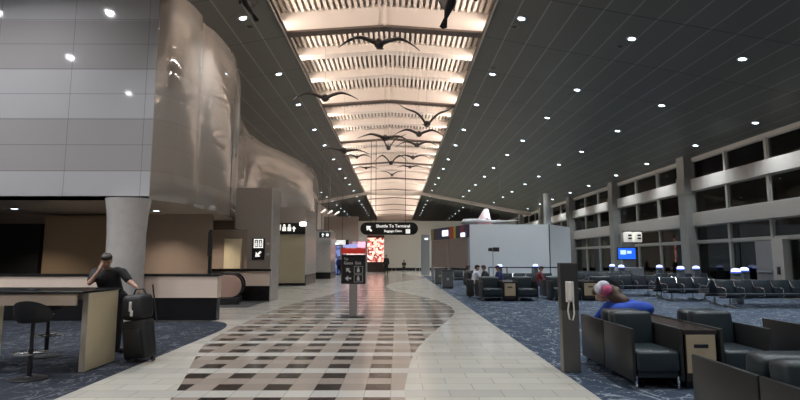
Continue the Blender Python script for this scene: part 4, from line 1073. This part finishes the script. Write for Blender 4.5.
m = MB(); m.box(-.14, .14, -.2, .2, .05, .72, .04, 2); m.build('case_body', M_bag, t, smooth=True)
m = MB(); m.tube([(0,-.1,.7), (0,-.1,1.0), (0,.1,1.0), (0,.1,.7)], .012, 6); m.build('pull_handle', M_dmetal, t)
m = MB(); m.lathe([(.04,-.02), (.04,.02)], seg=12); m.xf(Matrix.Translation((0,.15,.04)) @ Matrix.Rotation(PI/2,4,'Y')); m.build('wheel', M_black, t)
m = MB(); m.lathe([(.04,-.02), (.04,.02)], seg=12); m.xf(Matrix.Translation((0,-.15,.04)) @ Matrix.Rotation(PI/2,4,'Y')); m.build('wheel', M_black, t)
# two pale chairs by the far wall
def farchair(x, y, lab):
    t = thing('waiting_chair', lab, 'chair', (x, y, 0), 0, 'pale chairs by the far wall')
    m = MB(); m.box(-.28, .28, -.28, .28, .38, .48, .03); m.build('seat', M_farw, t)
    m = MB(); m.box(-.28, .28, .2, .28, .45, 1.0, .03); m.build('backrest', M_farw, t)
    for sx in (-1, 1):
        for sy in (-1, 1):
            m = MB(); m.tube([(sx*.24, sy*.24, 0), (sx*.24, sy*.24, .4)], .02, 6); m.build('leg', M_steel, t)
farchair(-.4, 64.6, 'pale chair against the far wall left of the small seated person')
farchair(2.6, 64.6, 'pale chair against the far wall right of the small seated person')

# ---------------------------------------------------------------- night outside, camera, view
w = bpy.data.worlds.new('night'); bpy.context.scene.world = w; w.use_nodes = True
w.node_tree.nodes['Background'].inputs[0].default_value = (.05,.07,.10,1); w.node_tree.nodes['Background'].inputs[1].default_value = .12
m = MB(); m.quad((15.9,-60,-.3), (220,-60,-.3), (220,200,-.3), (15.9,200,-.3))
struct(m.build('ground_outside', mat('night_tarmac', (.05,.05,.05), .8), norm=False), 'dark tarmac outside the windows')

cam = bpy.data.cameras.new('camera'); cam.sensor_width = 36; cam.lens = 510/800*36; cam.clip_end = 400
co = bpy.data.objects.new('camera', cam); C.objects.link(co)
co.location = (0, 0, 1.6); co.rotation_euler = (PI/2 + math.atan(58/510), 0, -math.atan(3/510))
sc = bpy.context.scene; sc.camera = co
sc.view_settings.view_transform = 'Standard'; sc.view_settings.look = 'None'; sc.view_settings.exposure = 0; sc.view_settings.gamma = 1
try: sc.view_settings.use_curve_mapping = False
except Exception: pass
sc.cycles.use_denoising = True
sc.cycles.max_bounces = 6; sc.cycles.diffuse_bounces = 3; sc.cycles.glossy_bounces = 4; sc.cycles.transparent_max_bounces = 8
sc.cycles.sample_clamp_indirect = 8; sc.cycles.caustics_reflective = False; sc.cycles.caustics_refractive = False
